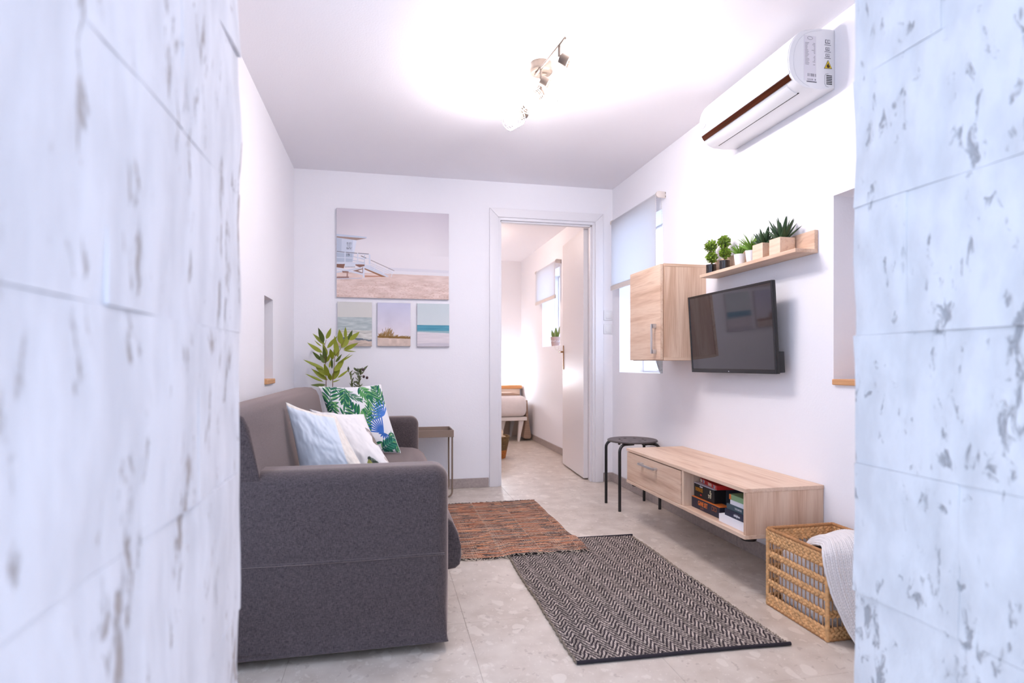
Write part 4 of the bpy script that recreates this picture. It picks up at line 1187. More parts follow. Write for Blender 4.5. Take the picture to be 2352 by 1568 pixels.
img[sand] = sc_[sand]
spk = sand & (fine > 0.60 + 0.10 * (V / 0.28)) & (V < 0.2)
img[spk] = img[spk] * 0.66 + np.array((180, 138, 120)) * 0.34
def H(zx, zy):
    x = 765 + zx / 13.07; y = 530 + zy / 13.07
    uu = (x - 774.4) / 256.8; top = 476.7 + 13.7 * uu; bot = 682 + 5.4 * uu
    return (uu, 1 - (y - top) / (bot - top))
def hp_(pts, col, a=1.0): p_poly(img, U, V, [H(*p) for p in pts], col, a)
def hl(a, b_, w, col, al=1.0): p_line(img, U, V, H(*a), H(*b_), w / 13.07 / 256.8, col, al)
BR_, LT, MD = (142, 106, 94), (214, 218, 230), (190, 198, 214)
hp_([(940, 1330), (1480, 1340), (1600, 1375), (940, 1385)], (196, 150, 130)); hp_([(120, 1370), (480, 1370), (480, 1410), (120, 1420)], (150, 116, 110)); hp_([(120, 1415), (860, 1400), (860, 1430), (120, 1450)], (204, 198, 206))
hp_([(120, 150), (990, 222), (680, 280), (120, 200)], (166, 142, 134))
hp_([(120, 195), (690, 275), (590, 930), (120, 930)], (206, 212, 226)); hp_([(120, 205), (272, 228), (262, 610), (120, 610)], (188, 196, 212)); hp_([(600, 268), (705, 280), (640, 620), (580, 620)], (222, 226, 238))
hp_([(120, 88), (995, 178), (995, 222), (120, 158)], (198, 206, 222))
for (a, c, z0_, z1_) in ((415, 570, 345, 368), (420, 562, 382, 404), (422, 555, 430, 440), (442, 530, 446, 456), (406, 566, 482, 500)):
    for k in range(9):
        if k % 4 != 3: hp_([(a + (c - a) * k / 9, z0_), (a + (c - a) * (k + 0.75) / 9, z0_ + 2), (a + (c - a) * (k + 0.75) / 9, z1_ + 2), (a + (c - a) * k / 9, z1_)], (110, 112, 126))
hp_([(120, 640), (585, 660), (580, 930), (120, 930)], (182, 192, 208)); hp_([(120, 780), (585, 800), (585, 825), (120, 805)], LT)
hp_([(120, 925), (950, 950), (950, 1005), (120, 990)], LT)
for a, c in (((125, 612), (360, 640)), ((385, 640), (720, 668)), ((750, 665), (1060, 690))): hl(a, c, 11, (112, 108, 114)); hl((a[0], a[1] + 20), (c[0], c[1] + 20), 10, LT)
hl((590, 760), (920, 850), 12, MD); hl((590, 880), (920, 950), 12, MD); hl((740, 800), (1060, 830), 14, LT); hl((830, 745), (985, 815), 12, (96, 92, 100))
for x in (365, 735, 1075, 1100): hl((x, 640 + (x - 365) * 0.09), (x, 1000), 15 if x < 1090 else 8, LT)
hl((935, 720), (930, 980), 8, MD)
hp_([(120, 990), (365, 990), (330, 1120), (120, 1090)], BR_); hp_([(668, 1000), (945, 1005), (940, 1050), (790, 1090), (668, 1030)], BR_)
hp_([(365, 985), (662, 990), (662, 1070), (365, 1075)], (216, 220, 230)); hl((365, 1080), (660, 1080), 7, (110, 100, 104))
hl((120, 1120), (900, 1300), 28, LT); hl((860, 1100), (120, 1240), 24, (206, 210, 222)); hp_([(590, 1190), (870, 1125), (870, 1150), (740, 1190), (870, 1245), (870, 1270)], (150, 120, 110)); hp_([(280, 1200), (470, 1210), (470, 1250), (300, 1250)], (150, 112, 100)); hp_([(415, 1240), (455, 1240), (455, 1370), (410, 1370)], (176, 140, 128))
hl((912, 1060), (908, 1400), 26, (220, 222, 232)); hl((880, 1080), (880, 1260), 9, (130, 104, 100))
hp_([(935, 1110), (1600, 1375), (1440, 1372), (935, 1150)], (156, 112, 84)); hp_([(935, 1010), (1090, 1030), (1665, 1370), (1590, 1378), (935, 1112)], (216, 219, 230))
for k in range(4):
    f0 = k / 4
    hl((1100 + 0 * k, 960 + 60 * k), (1760 - 40 * k, 1250 + 36 * k), 5, (190, 196, 210))
for x in (1270, 1540, 1780): hl((x, 940 + (x - 1270) * 0.46), (x - 60, 1180 + (x - 1270) * 0.40), 8, (226, 228, 236))
hl((1115, 872), (1815, 1192), 8, (120, 100, 100))
t, pr = picture('large beach canvas with lifeguard hut and ramp', -0.352, 0.468, 1.439, 2.092, down(img, 3))
def Hw(zx, zy, dy=0.0):
    uu, vv = H(zx, zy); return (-0.352 + 0.820 * uu, YB - 0.0254 - dy, 1.439 + 0.653 * vv)
text_part('19', 0.030, frame(Hw(450, 722), (1, 0, 0), (0, 0, 1)), ink_dark, t, squeeze=0.85, bold=0.0003)
text_part('KEEP OFF', 0.0100, frame(Hw(480, 535), (1, 0, 0), (0, 0, 1)), ink_dark, t, squeeze=0.85, bold=0.0002)
# three small ones
nv_, nu_ = 384, 288
img, U, V = canvas(nv_, nu_, (216, 214, 212)); img[:] = np.array((216, 214, 208)) + (V[:, :, None] - 0.65) * np.array((-10, -8, -4))
wv = fbm(nv_, nu_, (5, 34), 12, 4)
k = V < 0.655; img[k] = (np.array((186, 196, 196)) + ((wv - 0.5) * 60)[:, :, None] * np.array((1.0, 0.9, 0.8)))[k]
k = V < 0.36; img[k] = (np.array((206, 204, 198)) + ((wv - 0.5) * 80)[:, :, None])[k]
k = V < 0.18 - 0.03 * U + (wv - 0.5) * 0.08; img[k] = (np.array((206, 188, 176)) + ((wv - 0.5) * 60)[:, :, None])[k]
k = (np.abs(V - (0.185 - 0.05 * U + (wv - 0.5) * 0.08)) < 0.014); img[k] = (112, 122, 132)
picture('small canvas of grey-green surf, behind the bamboo leaves', -0.346, -0.101, 1.082, 1.407, down(img, 3))
img, U, V = canvas(nv_, nu_, (0, 0, 0)); img[:] = np.array((226, 218, 226)) + np.clip(V - 0.3, 0, 1)[:, :, None] * np.array((-34, -22, -2))
cl = fbm(nv_, nu_, (3, 4), 14, 3); img += ((cl - 0.5) * 14)[:, :, None]
gz = fbm(nv_, nu_, (8, 10), 15, 3)
k = V < 0.235 - 0.03 * U; img[k] = (np.array((214, 194, 182)) + ((gz - 0.5) * 36)[:, :, None])[k]
rr = random.Random(4)
for i in range(150):
    x = rr.uniform(0.0, 0.55) if i % 3 else rr.uniform(0.5, 1.0)
    hgt = (0.16 * math.exp(-((x - 0.27) / 0.18) ** 2) + 0.03) * rr.uniform(0.5, 1.15)
    c = rr.choice(((150, 112, 66), (120, 92, 60), (172, 136, 92), (140, 120, 70)))
    p_line(img, U, V, (x, 0.20 - 0.03 * x), (x + rr.uniform(-0.05, 0.12), 0.21 + hgt), 0.006, c, 0.75)
k = np.abs(V - 0.215 + 0.02 * U) < 0.022 * (gz + 0.4); img[k] = np.array((138, 106, 62))
picture('small canvas of a grassy dune, middle of the lower three', -0.061, 0.181, 1.084, 1.407, down(img, 3))
img, U, V = canvas(nv_, nu_, (0, 0, 0)); img[:] = np.array((212, 220, 222)) + (V[:, :, None] - 0.5) * np.array((-20, -14, -12))
st_ = fbm(nv_, nu_, (2, 40), 17, 3)
k = V < 0.50; img[k] = (np.array((92, 158, 178)) + ((st_ - 0.5) * 46)[:, :, None])[k]
k = V < 0.37; img[k] = (np.array((160, 190, 196)) + ((st_ - 0.5) * 40)[:, :, None])[k]
k = V < 0.345 - 0.06 * (U > 0) * (1 - U) * 0 + (st_ - 0.5) * 0.04 - 0.03 * U; img[k] = (np.array((224, 216, 220)) + ((st_ - 0.5) * 26)[:, :, None])[k]
k = V < 0.08 + (st_ - 0.5) * 0.1; img[k] = (206, 200, 208)
picture('small canvas of turquoise sea band, nearest the door', 0.229, 0.471, 1.082, 1.407, down(img, 3))
# ================================================================== rugs, stool, basket with throw
rug_paint = mat('woven_yarn', (150, 130, 120), 0.95, attr=True, spec=0.1, bump=(900, 0.3, 0.001))
def tri(x): return 2 * np.abs(x - np.floor(x + 0.5))
# ---- herringbone rug
t = thing('herringbone_rug', 'black and beige herringbone rug with dark bound ends', 'rug', (0.955, 2.39, 0.0))
nx, ny = 380, 520
X, Yg = np.meshgrid(np.linspace(0, 1, nx), np.linspace(0, 1, ny))
x0, x1, y0, y1 = 0.588, 1.322, 1.765, 3.010
wav = lambda a, s: (fbm(ny, nx, (3, 5), s, 2) - 0.5) * a
px = x0 + X * (x1 - x0) + wav(0.012, 1) + (X - 0.5) * 0.004 * np.sin(Yg * 170)
py = y0 + Yg * (y1 - y0) - 0.030 * X * (1 - Yg) + wav(0.010, 2)
ux_, uy_ = X * (x1 - x0), Yg * (y1 - y0)
ph = (uy_ + 0.056 * tri(ux_ / 0.060 + 0.1 * np.sin(uy_ * 9))) / 0.0262
s = ph - np.floor(ph)
seg = np.floor(ux_ / 0.0070)
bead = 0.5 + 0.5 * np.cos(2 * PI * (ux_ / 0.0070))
lightm = 1 / (1 + np.exp(-(np.sin(2 * PI * s) * 1.0 + 0.05) * 7))
r2 = np.random.default_rng(5).random((200, 200))
yarn = r2[(np.floor(ph).astype(int)) % 200, seg.astype(int) % 200]
beige = np.array((206, 190, 178)) * (0.76 + 0.36 * yarn)[:, :, None]
dark = np.array((60, 52, 56)) * (0.85 + 0.4 * yarn)[:, :, None]
colr = dark * (1 - lightm[:, :, None]) + beige * lightm[:, :, None]
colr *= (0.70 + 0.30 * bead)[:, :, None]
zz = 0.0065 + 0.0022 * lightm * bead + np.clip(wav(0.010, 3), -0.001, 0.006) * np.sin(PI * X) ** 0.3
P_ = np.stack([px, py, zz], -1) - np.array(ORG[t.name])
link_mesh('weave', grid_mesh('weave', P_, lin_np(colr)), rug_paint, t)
b = B(); b.box(x0 + 0.01, x1 - 0.01, y0 + 0.01, y1 - 0.01, 0.0004, 0.0050); b.build('backing', mat('dark_backing', (48, 42, 44), 0.95), t)
bind = mat('dark_binding', (38, 32, 40), 0.9, bump=(500, 0.4))
for row in (0, -1):
    b = B(); b.tube([tuple(np.array((px[row, i], py[row, i] + (0.004 if row else -0.004), 0.0068))) for i in range(0, nx, 6)] + [(px[row, -1] + 0.010, py[row, -1] + (0.004 if row else -0.004), 0.0068)], 0.0062, 8); b.build('bound_end', bind, t, smooth=60)
b = B()
for j in range(0, ny - 6, 5):
    for col, sg in ((0, -1), (nx - 1, 1)):
        b.ball((px[j, col], py[j, col], 0.0058), 0.0052, 1, scale=(1.0, 0.85, 1.0))
o_ = b.build('selvedge', mat('selvedge_yarn', (138, 124, 108), 0.95), t, smooth=60); o_['kind'] = 'stuff'
# ---- brown chindi rug
t = thing('woven_rug', 'rust brown woven leather rug with fringed ends, by the sofa', 'rug', (0.58, 3.37, 0.0))
nx, ny = 340, 430
X, Yg = np.meshgrid(np.linspace(0, 1, nx), np.linspace(0, 1, ny))
x0, x1, y0, y1 = 0.215, 1.004, 2.812, 3.935
wav = lambda a, s_: (fbm(ny, nx, (3, 6), s_, 2) - 0.5) * a
px = x0 + X * (x1 - x0) + wav(0.016, 11) * X - 0.03 * (1 - Yg) * X * 0
py = y0 + Yg * (y1 - y0) - 0.020 * X * (1 - Yg) + 0.0 * X
ux_, uy_ = X * (x1 - x0), Yg * (y1 - y0)
colb = np.floor((ux_ + 0.035) / 0.195).astype(int)
rowp = 0.0085
wob = (fbm(ny, nx, (6, 30), 13, 2) - 0.5) * 0.006
rw = (uy_ + wob + colb * 0.0037) / rowp
ri = np.floor(rw).astype(int); rs = rw - ri
R = np.random.default_rng(9).random((400, 8, 3))
rr = R[(ri * 3 + colb * 37) % 400, colb % 8]
pal = np.array([(186, 116, 80), (164, 100, 72), (116, 80, 66), (66, 54, 54), (200, 134, 96), (146, 104, 84), (90, 78, 80)])
lf = fbm(ny, nx, (4, 110), 15, 2)
pick = np.clip((lf * 1.5 - 0.25 + 0.25 * (rr[:, :, 0] - 0.5)) * 7, 0, 6.99).astype(int)
colr = pal[pick].astype(float) * (0.85 + 0.3 * rr[:, :, 1])[:, :, None]
warp = 0.5 + 0.5 * np.cos(2 * PI * (ux_ / 0.0078 + 0.5 * ri))
gap = np.abs(rs - 0.5) > 0.33
cm = (warp > 0.45) & gap
colr[cm] = np.array((224, 204, 184))
gp2 = (~cm) & gap
colr[gp2] = colr[gp2] * 0.45
jn = np.abs(((ux_ + 0.035) / 0.195) - np.round((ux_ + 0.035) / 0.195)) < 0.010
colr[jn] = colr[jn] * 0.5 + np.array((190, 170, 152)) * 0.5
over = np.clip((3.085 - py) / 0.06, 0, 1) * np.clip((px - 0.565) / 0.06, 0, 1)
rip = np.clip(np.sin((uy_ + 0.04 * np.sin(ux_ * 7)) * 21 + 2 * fbm(ny, nx, (3, 3), 19)) - 0.55, 0, 1) * np.clip(np.sin(ux_ * 5 + 1), 0, 1)
zz = 0.0055 + 0.0120 * over + 0.0018 * (1 - 2 * np.abs(rs - 0.5)) + 0.010 * rip
P_ = np.stack([px, py, zz], -1) - np.array(ORG[t.name])
link_mesh('weave', grid_mesh('weave', P_, lin_np(colr)), rug_paint, t)
b = B()
f1 = mat('cream_fringe', (206, 190, 172), 0.95); f2 = mat('dark_fringe', (54, 46, 46), 0.95)
for row, dy in ((0, -1), (-1, 1)):
    for i in range(0, nx, 3):
        p = Vector((px[row, i], py[row, i], zz[row, i] - 0.001))
        ln = random.uniform(0.016, 0.032)
        a = random.uniform(-0.9, 0.9)
        q1 = p + Vector((math.sin(a) * ln * 0.5, dy * ln * 0.45, random.uniform(-0.001, 0.003))); q2 = p + Vector((math.sin(a + random.uniform(-0.8, 0.8)) * ln, dy * ln * 0.8, -0.001))
        base_z = 0.0105 if (p.x > 0.57 and p.y < 3.05) else 0.0016
        q2.z = max(base_z, q2.z - 0.004); q1.z = max(base_z, q1.z)
        b.tube([p, q1, q2], [0.0015, 0.0015, 0.0008], 4, mi=0 if random.random() < (0.55 if dy < 0 else 0.2) else 1)
o_ = b.build('fringe', [f1, f2], t); o_['kind'] = 'stuff'

# ---- round stool
SX, SY = 1.614, 3.650
t = thing('round_stool', 'black round stool with four bent metal legs at the bench end', 'stool', (SX, SY, 0.0))
bm = bmesh.new()
Rr = 0.160
def loop(cx_, cy_, rx, ry, n_, rot=0):
    vs = [bm.verts.new((cx_ + rx * math.cos(a) * math.cos(rot) - ry * math.sin(a) * math.sin(rot), cy_ + rx * math.cos(a) * math.sin(rot) + ry * math.sin(a) * math.cos(rot), 0)) for a in np.linspace(0, 2 * PI, n_, endpoint=False)]
    return [bm.edges.new((vs[i], vs[(i + 1) % n_])) for i in range(n_)]
es = loop(SX, SY, Rr, Rr, 48)
for k in range(8):
    a = k * PI / 4 + 0.2
    es += loop(SX + 0.085 * math.cos(a), SY + 0.085 * math.sin(a), 0.013, 0.009, 10, a + PI / 2)
bmesh.ops.triangle_fill(bm, use_beauty=True, use_dissolve=False, edges=es)
faces = list(bm.faces)
for v_ in bm.verts: v_.co.z = 0.447 + 0.004 * (1 - ((v_.co.x - SX) ** 2 + (v_.co.y - SY) ** 2) / Rr ** 2) * -1
ret = bmesh.ops.extrude_face_region(bm, geom=faces)
for g_ in ret['geom']:
    if isinstance(g_, bmesh.types.BMVert): g_.co.z -= 0.012
o_ = B(); o_.bm.free(); o_.bm = bm
seat = o_.build('seat', mat('black_brown_seat', (84, 72, 72), 0.45), t, smooth=40)
b = B(); b.tube([(SX + (Rr + 0.001) * math.cos(a), SY + (Rr + 0.001) * math.sin(a), 0.4405) for a in np.linspace(0, 2 * PI, 48, endpoint=False)], 0.0055, 8, closed=True); b.build('seat_rim', mat('black_brown_seat_rim', (76, 66, 66), 0.4), t, smooth=60)
for sx in (-1, 1):
    for sy in (-1, 1):
        ex, ey = SX + sx * 0.140, SY + sy * 0.119
        top = 0.428; r_ = 0.045
        ix, iy = SX + sx * 0.03, SY + sy * 0.085
        d = Vector((ex - ix, ey - iy, 0)); d.normalize()
        pts = [(ix, iy, top)]
        c = Vector((ex, ey, top)) - d * r_
        for a in np.linspace(0, PI / 2, 7):
            q = c + d * (r_ * math.sin(a)); pts.append((q.x, q.y, top - r_ + r_ * math.cos(a)))
        pts.append((ex, ey, 0.0))
        b = B(); b.tube(pts, 0.0098, 12); b.build('leg', black_metal, t, smooth=50)
for a in (0.4, 1.97, 3.5, 5.1):
    b = B(); b.lathe([(0.0001, 0), (0.009, 0), (0.009, 0.012), (0.0001, 0.012)], (SX + 0.118 * math.cos(a), SY + 0.118 * math.sin(a), 0.420), 10, caps=False); b.build('stacking_pad', black_plastic, t)

# ---- braided basket
hy1 = mat('water_hyacinth', (214, 164, 112), 0.75, vary=(60, 0.28), bump=(160, 0.5, 0.002)); hy2 = mat('water_hyacinth_dark', (176, 124, 78), 0.75, vary=(80, 0.2))
rope_m = mat('twisted_cord', (188, 142, 100), 0.8, vary=(300, 0.3))
bx0, bx1, by0, by1, bh = 1.476, 1.772, 1.722, 2.040, 0.302
t = thing('storage_basket', 'square braided wicker basket holding a white throw, below the bench', 'basket', ((bx0 + bx1) / 2, (by0 + by1) / 2, 0.0))
def braid(p0, p1, w, nm='braid', zoff=0.0):
    p0, p1 = Vector(p0), Vector(p1)
    d = (p1 - p0); ln = d.length; d.normalize()
    side = Vector((0, 0, 1)); outn = d.cross(side)
    b = B(); n_ = max(4, int(ln / 0.0100))
    for i in range(n_):
        c = p0 + d * (ln * (i + 0.5) / n_)
        s_ = 1 if i % 2 else -1
        ax = (d * 0.95 + side * 0.48 * s_).normalized()
        z_ = ax.cross(outn).normalized(); o3 = ax.cross(z_)
        M = Matrix((ax, z_, o3)).transposed().to_4x4()
        b.ball(c + side * (w * 0.27 * s_), 1.0, 1, scale=(0.0165, w * 0.40, 0.0066), M=M)
    return b.build(nm, hy1, t, smooth=60)
corners = [(bx0, by0), (bx0, by1), (bx1, by1), (bx1, by0)]
for k in range(4):
    a, c = corners[k], corners[(k + 1) % 4]
    for z, w in ((0.284, 0.022), (0.262, 0.020), (0.205, 0.019), (0.150, 0.019), (0.092, 0.019), (0.034, 0.021), (0.014, 0.022)):
        braid((a[0], a[1], z), (c[0], c[1], z), w)
    d = Vector((c[0] - a[0], c[1] - a[1], 0)); nn = 15
    for i in range(1, nn):
        p = Vector((a[0], a[1], 0)) + d * (i / nn)
        inn = Vector((-d.y, d.x, 0)).normalized() * -0.003
        b = B(); b.tube([(p.x, p.y, 0.004), (p.x, p.y, 0.295)], 0.0024, 6); b.build('cord', rope_m, t, smooth=60)
    b = B()
    m_ = 46
    pts = []
    for i in range(m_ + 1):
        q = Vector((a[0], a[1], bh)) + d * (i / m_)
        pts.append(q)
    b.tube(pts, [0.0062 + 0.0012 * (i % 2) for i in range(m_ + 1)], 8); b.build('rim', hy2, t, smooth=60)
    b = B(); m_ = 40
    b.tube([(a[0], a[1], 0.002 + (bh - 0.004) * i / m_) for i in range(m_ + 1)], [0.0068 + 0.0014 * (i % 2) for i in range(m_ + 1)], 8); b.build('corner_post', hy1, t, smooth=60)
    b = B(); b.tube([(a[0], a[1], 0.006), (c[0], c[1], 0.006)], 0.006, 8); b.build('bottom_rim', hy2, t, smooth=60)
b = B(); b.box(bx0 + 0.006, bx1 - 0.006, by0 + 0.006, by1 - 0.006, 0.004, 0.010); b.build('bottom', hy2, t)

# ---- knitted throw: one folded sheet, heaped in the basket and hanging over its front side
nu_, nv_ = 150, 260
path = [(1.64, 1.985, 0.060), (1.64, 1.975, 0.150), (1.64, 1.955, 0.235), (1.64, 1.915, 0.290), (1.64, 1.850, 0.322), (1.635, 1.785, 0.334), (1.612, 1.735, 0.332), (1.592, 1.700, 0.312), (1.586, 1.688, 0.270), (1.588, 1.676, 0.210), (1.594, 1.664, 0.140), (1.604, 1.652, 0.070), (1.614, 1.632, 0.022), (1.625, 1.59, 0.011)]
path = np.array(path)
cl_ = np.concatenate([[0], np.cumsum(np.linalg.norm(np.diff(path, axis=0), axis=1))]); total = cl_[-1]
sv = np.linspace(0, total, nv_)
cen = np.stack([np.interp(sv, cl_, path[:, k]) for k in range(3)], -1)
ker = np.ones(13) / 13
for k in range(3):
    cp = np.pad(cen[:, k], 6, mode='edge'); cen[:, k] = np.convolve(cp, ker, 'valid')
tang = np.gradient(cen, axis=0); tang /= np.linalg.norm(tang, axis=1)[:, None]
nrm_ = np.stack([np.zeros(nv_), -tang[:, 2], tang[:, 1]], -1); nrm_ /= np.linalg.norm(nrm_, axis=1)[:, None]
nrm_ = np.where((nrm_ @ np.array([0, -0.5, 0.85]))[:, None] < 0, -nrm_, nrm_)
uu = np.linspace(-1, 1, nu_)[None, :]
f = (sv / total)[:, None]
halfw = np.interp(f, [0, 0.25, 0.45, 0.55, 0.75, 1.0], [0.090, 0.110, 0.130, 0.142, 0.130, 0.090])
shift = np.interp(f, [0, 0.35, 0.5, 0.65, 1.0], [0.01, 0.01, 0.004, 0.004, 0.020])
fold = 0.010 * np.sin(uu * 4.2 + f * 3) * np.interp(f, [0, 0.3, 0.6, 1], [0.4, 0.7, 0.9, 1.0]) + 0.012 * (fbm(nv_, nu_, (3, 5), 41, 2) - 0.5)
roll_ = -0.030 * np.clip(np.abs(uu) - 0.72, 0, 1) ** 1.3 * 6 * np.interp(f, [0, 0.3, 0.6, 1], [0.6, 0.9, 0.6, 0.25])
P_ = np.zeros((nv_, nu_, 3))
P_[:, :, 0] = cen[:, None, 0] + uu * halfw + shift
disp = fold + roll_
P_[:, :, 1] = cen[:, None, 1] + nrm_[:, None, 1] * disp
P_[:, :, 2] = cen[:, None, 2] + nrm_[:, None, 2] * disp
ku = uu * 21 + 0 * f; kv = f * total / 0.0092
st = 0.5 + 0.5 * np.cos(2 * PI * ku); sr = 0.5 + 0.5 * np.cos(2 * PI * (kv + 0.5 * np.floor(ku + 0.5)))
kn = np.clip(st * 1.2 - 0.1, 0, 1) * (0.45 + 0.55 * sr)
P_[:, :, 1] += nrm_[:, None, 1] * kn * 0.0040; P_[:, :, 2] += nrm_[:, None, 2] * kn * 0.0040
P_[:, :, 2] = np.maximum(P_[:, :, 2], 0.006)
colk = np.array((238, 233, 232)) * (0.80 + 0.2 * np.clip(kn * 1.6, 0, 1))[:, :, None]
hole = kn < 0.10
colk[hole] = np.array((196, 172, 150))
lo = np.array((1.66, 1.80, 0.0))
me = grid_mesh('knit', P_ - lo, lin_np(colk))
t = thing('knitted_throw', 'white chunky knitted throw hanging out of the wicker basket', 'throw', lo)
k_ = link_mesh('knit', me, mat('white_knit_yarn', (238, 233, 232), 0.95, attr=True, spec=0.1, sheen=0.1), t)
sm = k_.modifiers.new('thickness', 'SOLIDIFY'); sm.thickness = 0.006; sm.offset = -1
b = B(); b.rbox(1.494, 1.752, 1.742, 2.022, 0.012, 0.245, 0.05, n=4)
for v_ in b.bm.verts: v_.co += v_.normal * 0 + Vector((mnoise.noise(v_.co * 14), mnoise.noise(v_.co * 14 + Vector((5, 0, 0))), mnoise.noise(v_.co * 12 + Vector((0, 7, 0))))) * 0.008
b.build('folded_bulk', mat('white_knit_bulk', (234, 229, 228), 0.95, bump=(170, 0.8, 0.004)), t, smooth=180)
b = B()
for uu_ in (0, nu_ - 1):
    b.tube([tuple(P_[j, uu_]) for j in range(0, nv_, 4)], 0.0052, 6)
b.build('hem', mat('white_hem_yarn', (234, 230, 230), 0.95), t, smooth=60)
# ================================================================== shelf plants, ceiling lamp, bedroom
ZS = 1.4403
def pot_plain(c, r0, r1, h, m, par, nm='pot'):
    b = B(); b.lathe([(0.0004, 0), (r0, 0), (r1, h), (r1 - 0.003, h), (r0 - 0.003, 0.006), (0.0004, 0.005)], c, 28, caps=False); p = b.build(nm, m, par, smooth=50)
    b = B(); b.lathe([(0.0004, h * 0.86), (r1 - 0.0035, h * 0.86)], c, 20, caps=False); b.build('soil', soil_m, p)
    return p
XP = 1.737
# two topiary balls in black cups
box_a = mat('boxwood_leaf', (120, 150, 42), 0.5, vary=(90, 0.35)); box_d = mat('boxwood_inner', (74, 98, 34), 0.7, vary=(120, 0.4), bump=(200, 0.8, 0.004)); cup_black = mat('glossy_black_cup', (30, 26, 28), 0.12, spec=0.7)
small_leaf = blade_mesh('small_leaf', 4, 0.5, 0.35, 0.8)
def topiary(label, y, k):
    t = thing('topiary_plant', label, 'plant', (XP, y, ZS), group='potted plants on the wall ledge')
    b = B(); b.lathe([(0.0004, 0), (0.026, 0), (0.027, 0.003), (0.027, 0.052), (0.0250, 0.052), (0.0245, 0.006), (0.0004, 0.005)], (XP, y, ZS), 30, caps=False); cp = b.build('cup', cup_black, t, smooth=40)
    b = B(); b.lathe([(0.0004, 0.046), (0.0248, 0.046)], (XP, y, ZS), 18, caps=False); b.build('soil', soil_m, cp)
    b = B(); b.tube([(XP, y, ZS + 0.04), (XP + 0.001, y, ZS + 0.15)], 0.0022, 6); b.build('stem', stem_m, t)
    r = random.Random(k)
    for cz, rad in ((0.090, 0.029), (0.151, 0.033)):
        Vs, Fs = [], []
        base_v = [v.co.copy() for v in small_leaf.vertices]; base_f = [tuple(p.vertices) for p in small_leaf.polygons]
        for i in range(130):
            zc = 1 - 2 * (i + 0.5) / 130; a = i * 2.39996; rr_ = math.sqrt(1 - zc * zc)
            n_ = Vector((rr_ * math.cos(a), rr_ * math.sin(a), zc))
            tilt = Vector((r.uniform(-1, 1), r.uniform(-1, 1), r.uniform(-0.4, 1))) * 1.1
            d = (n_ + tilt).normalized()
            p = Vector((XP, y + (0.004 if cz > 0.1 else -0.004), ZS + cz)) + n_ * rad * r.uniform(0.55, 0.85)
            q = d.to_track_quat('Z', 'Y').to_matrix().to_4x4()
            M = Matrix.Translation(p) @ q @ Matrix.Rotation(r.uniform(0, 6.28), 4, 'Z') @ Matrix.Diagonal((0.0062, 0.014, r.uniform(0.012, 0.018), 1))
            o0 = len(Vs); Vs += [tuple(M @ v - ORG[t.name]) for v in base_v]; Fs += [tuple(o0 + i_ for i_ in f_) for f_ in base_f]
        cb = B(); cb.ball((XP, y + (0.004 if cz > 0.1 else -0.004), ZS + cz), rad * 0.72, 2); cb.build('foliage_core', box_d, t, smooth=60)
        me = bpy.data.meshes.new('foliage_ball'); me.from_pydata(Vs, [], Fs); me.update()
        o_ = link_mesh('foliage_ball', me, box_a, t); o_['kind'] = 'stuff'
topiary('small double-ball topiary in a black cup at the shelf end', 2.885, 3)
topiary('larger double-ball topiary in a black cup, second on the shelf', 2.757, 8)
# two grass plants in white pots
grass_l = mat('grass_leaf', (122, 164, 62), 0.5, vary=(50, 0.25))
thin = blade_mesh('grass_blade', 6, 0.3, 0.30, 0.35)
def grass(label, y, k, s=1.0):
    t = thing('grass_plant', label, 'plant', (XP, y, ZS), group='potted plants on the wall ledge')
    pot_plain((XP, y, ZS), 0.021, 0.0285, 0.060, pot_white, t)
    r = random.Random(k)
    for i in range(26):
        a = i * 2.4; el = 0.75 + 0.70 * (1 - i / 26) + r.uniform(-0.1, 0.1)
        ln = r.uniform(0.070, 0.105) * s
        d = Vector((math.cos(a) * math.cos(el) * 0.8, math.sin(a) * math.cos(el), math.sin(el)))
        p = Vector((XP + 0.006 * math.cos(a), y + 0.008 * math.sin(a), ZS + 0.050))
        o_ = place_leaf(thin, grass_l, p, p + d * ln, 0.0042, t, nrm=(math.cos(a), math.sin(a), -0.6), name='blade')
grass('smaller grassy plant in a white pot, third on the shelf', 2.622, 4, 0.92)
grass('larger grassy plant in a white pot, fourth on the shelf', 2.527, 6, 1.08)
# two succulents in wooden boxes
aloe_m = mat('aloe_leaf', (46, 74, 42), 0.45, vary=(40, 0.3)); aloe_t = mat('aloe_leaf_tip', (84, 60, 48), 0.5)
def aloe_mesh(name):
    V, F = [], []; n_, m_ = 7, 6
    for i in range(n_ + 1):
        s = i / n_
        w = (0.75 + 0.5 * s) * (1 - s ** 2.2) if s < 1 else 0.0
        for k in range(m_):
            a = 2 * PI * k / m_
            V.append((w * math.cos(a), w * 0.42 * math.sin(a) - 0.25 * s * s, s))
    for i in range(n_):
        for k in range(m_):
            F.append((i * m_ + k, i * m_ + (k + 1) % m_, (i + 1) * m_ + (k + 1) % m_, (i + 1) * m_ + k))
    me = bpy.data.meshes.new(name); me.from_pydata(V, [], F); me.update()
    me.polygons.foreach_set('use_smooth', [True] * len(me.polygons))
    return me
aloe = aloe_mesh('aloe_leaf')
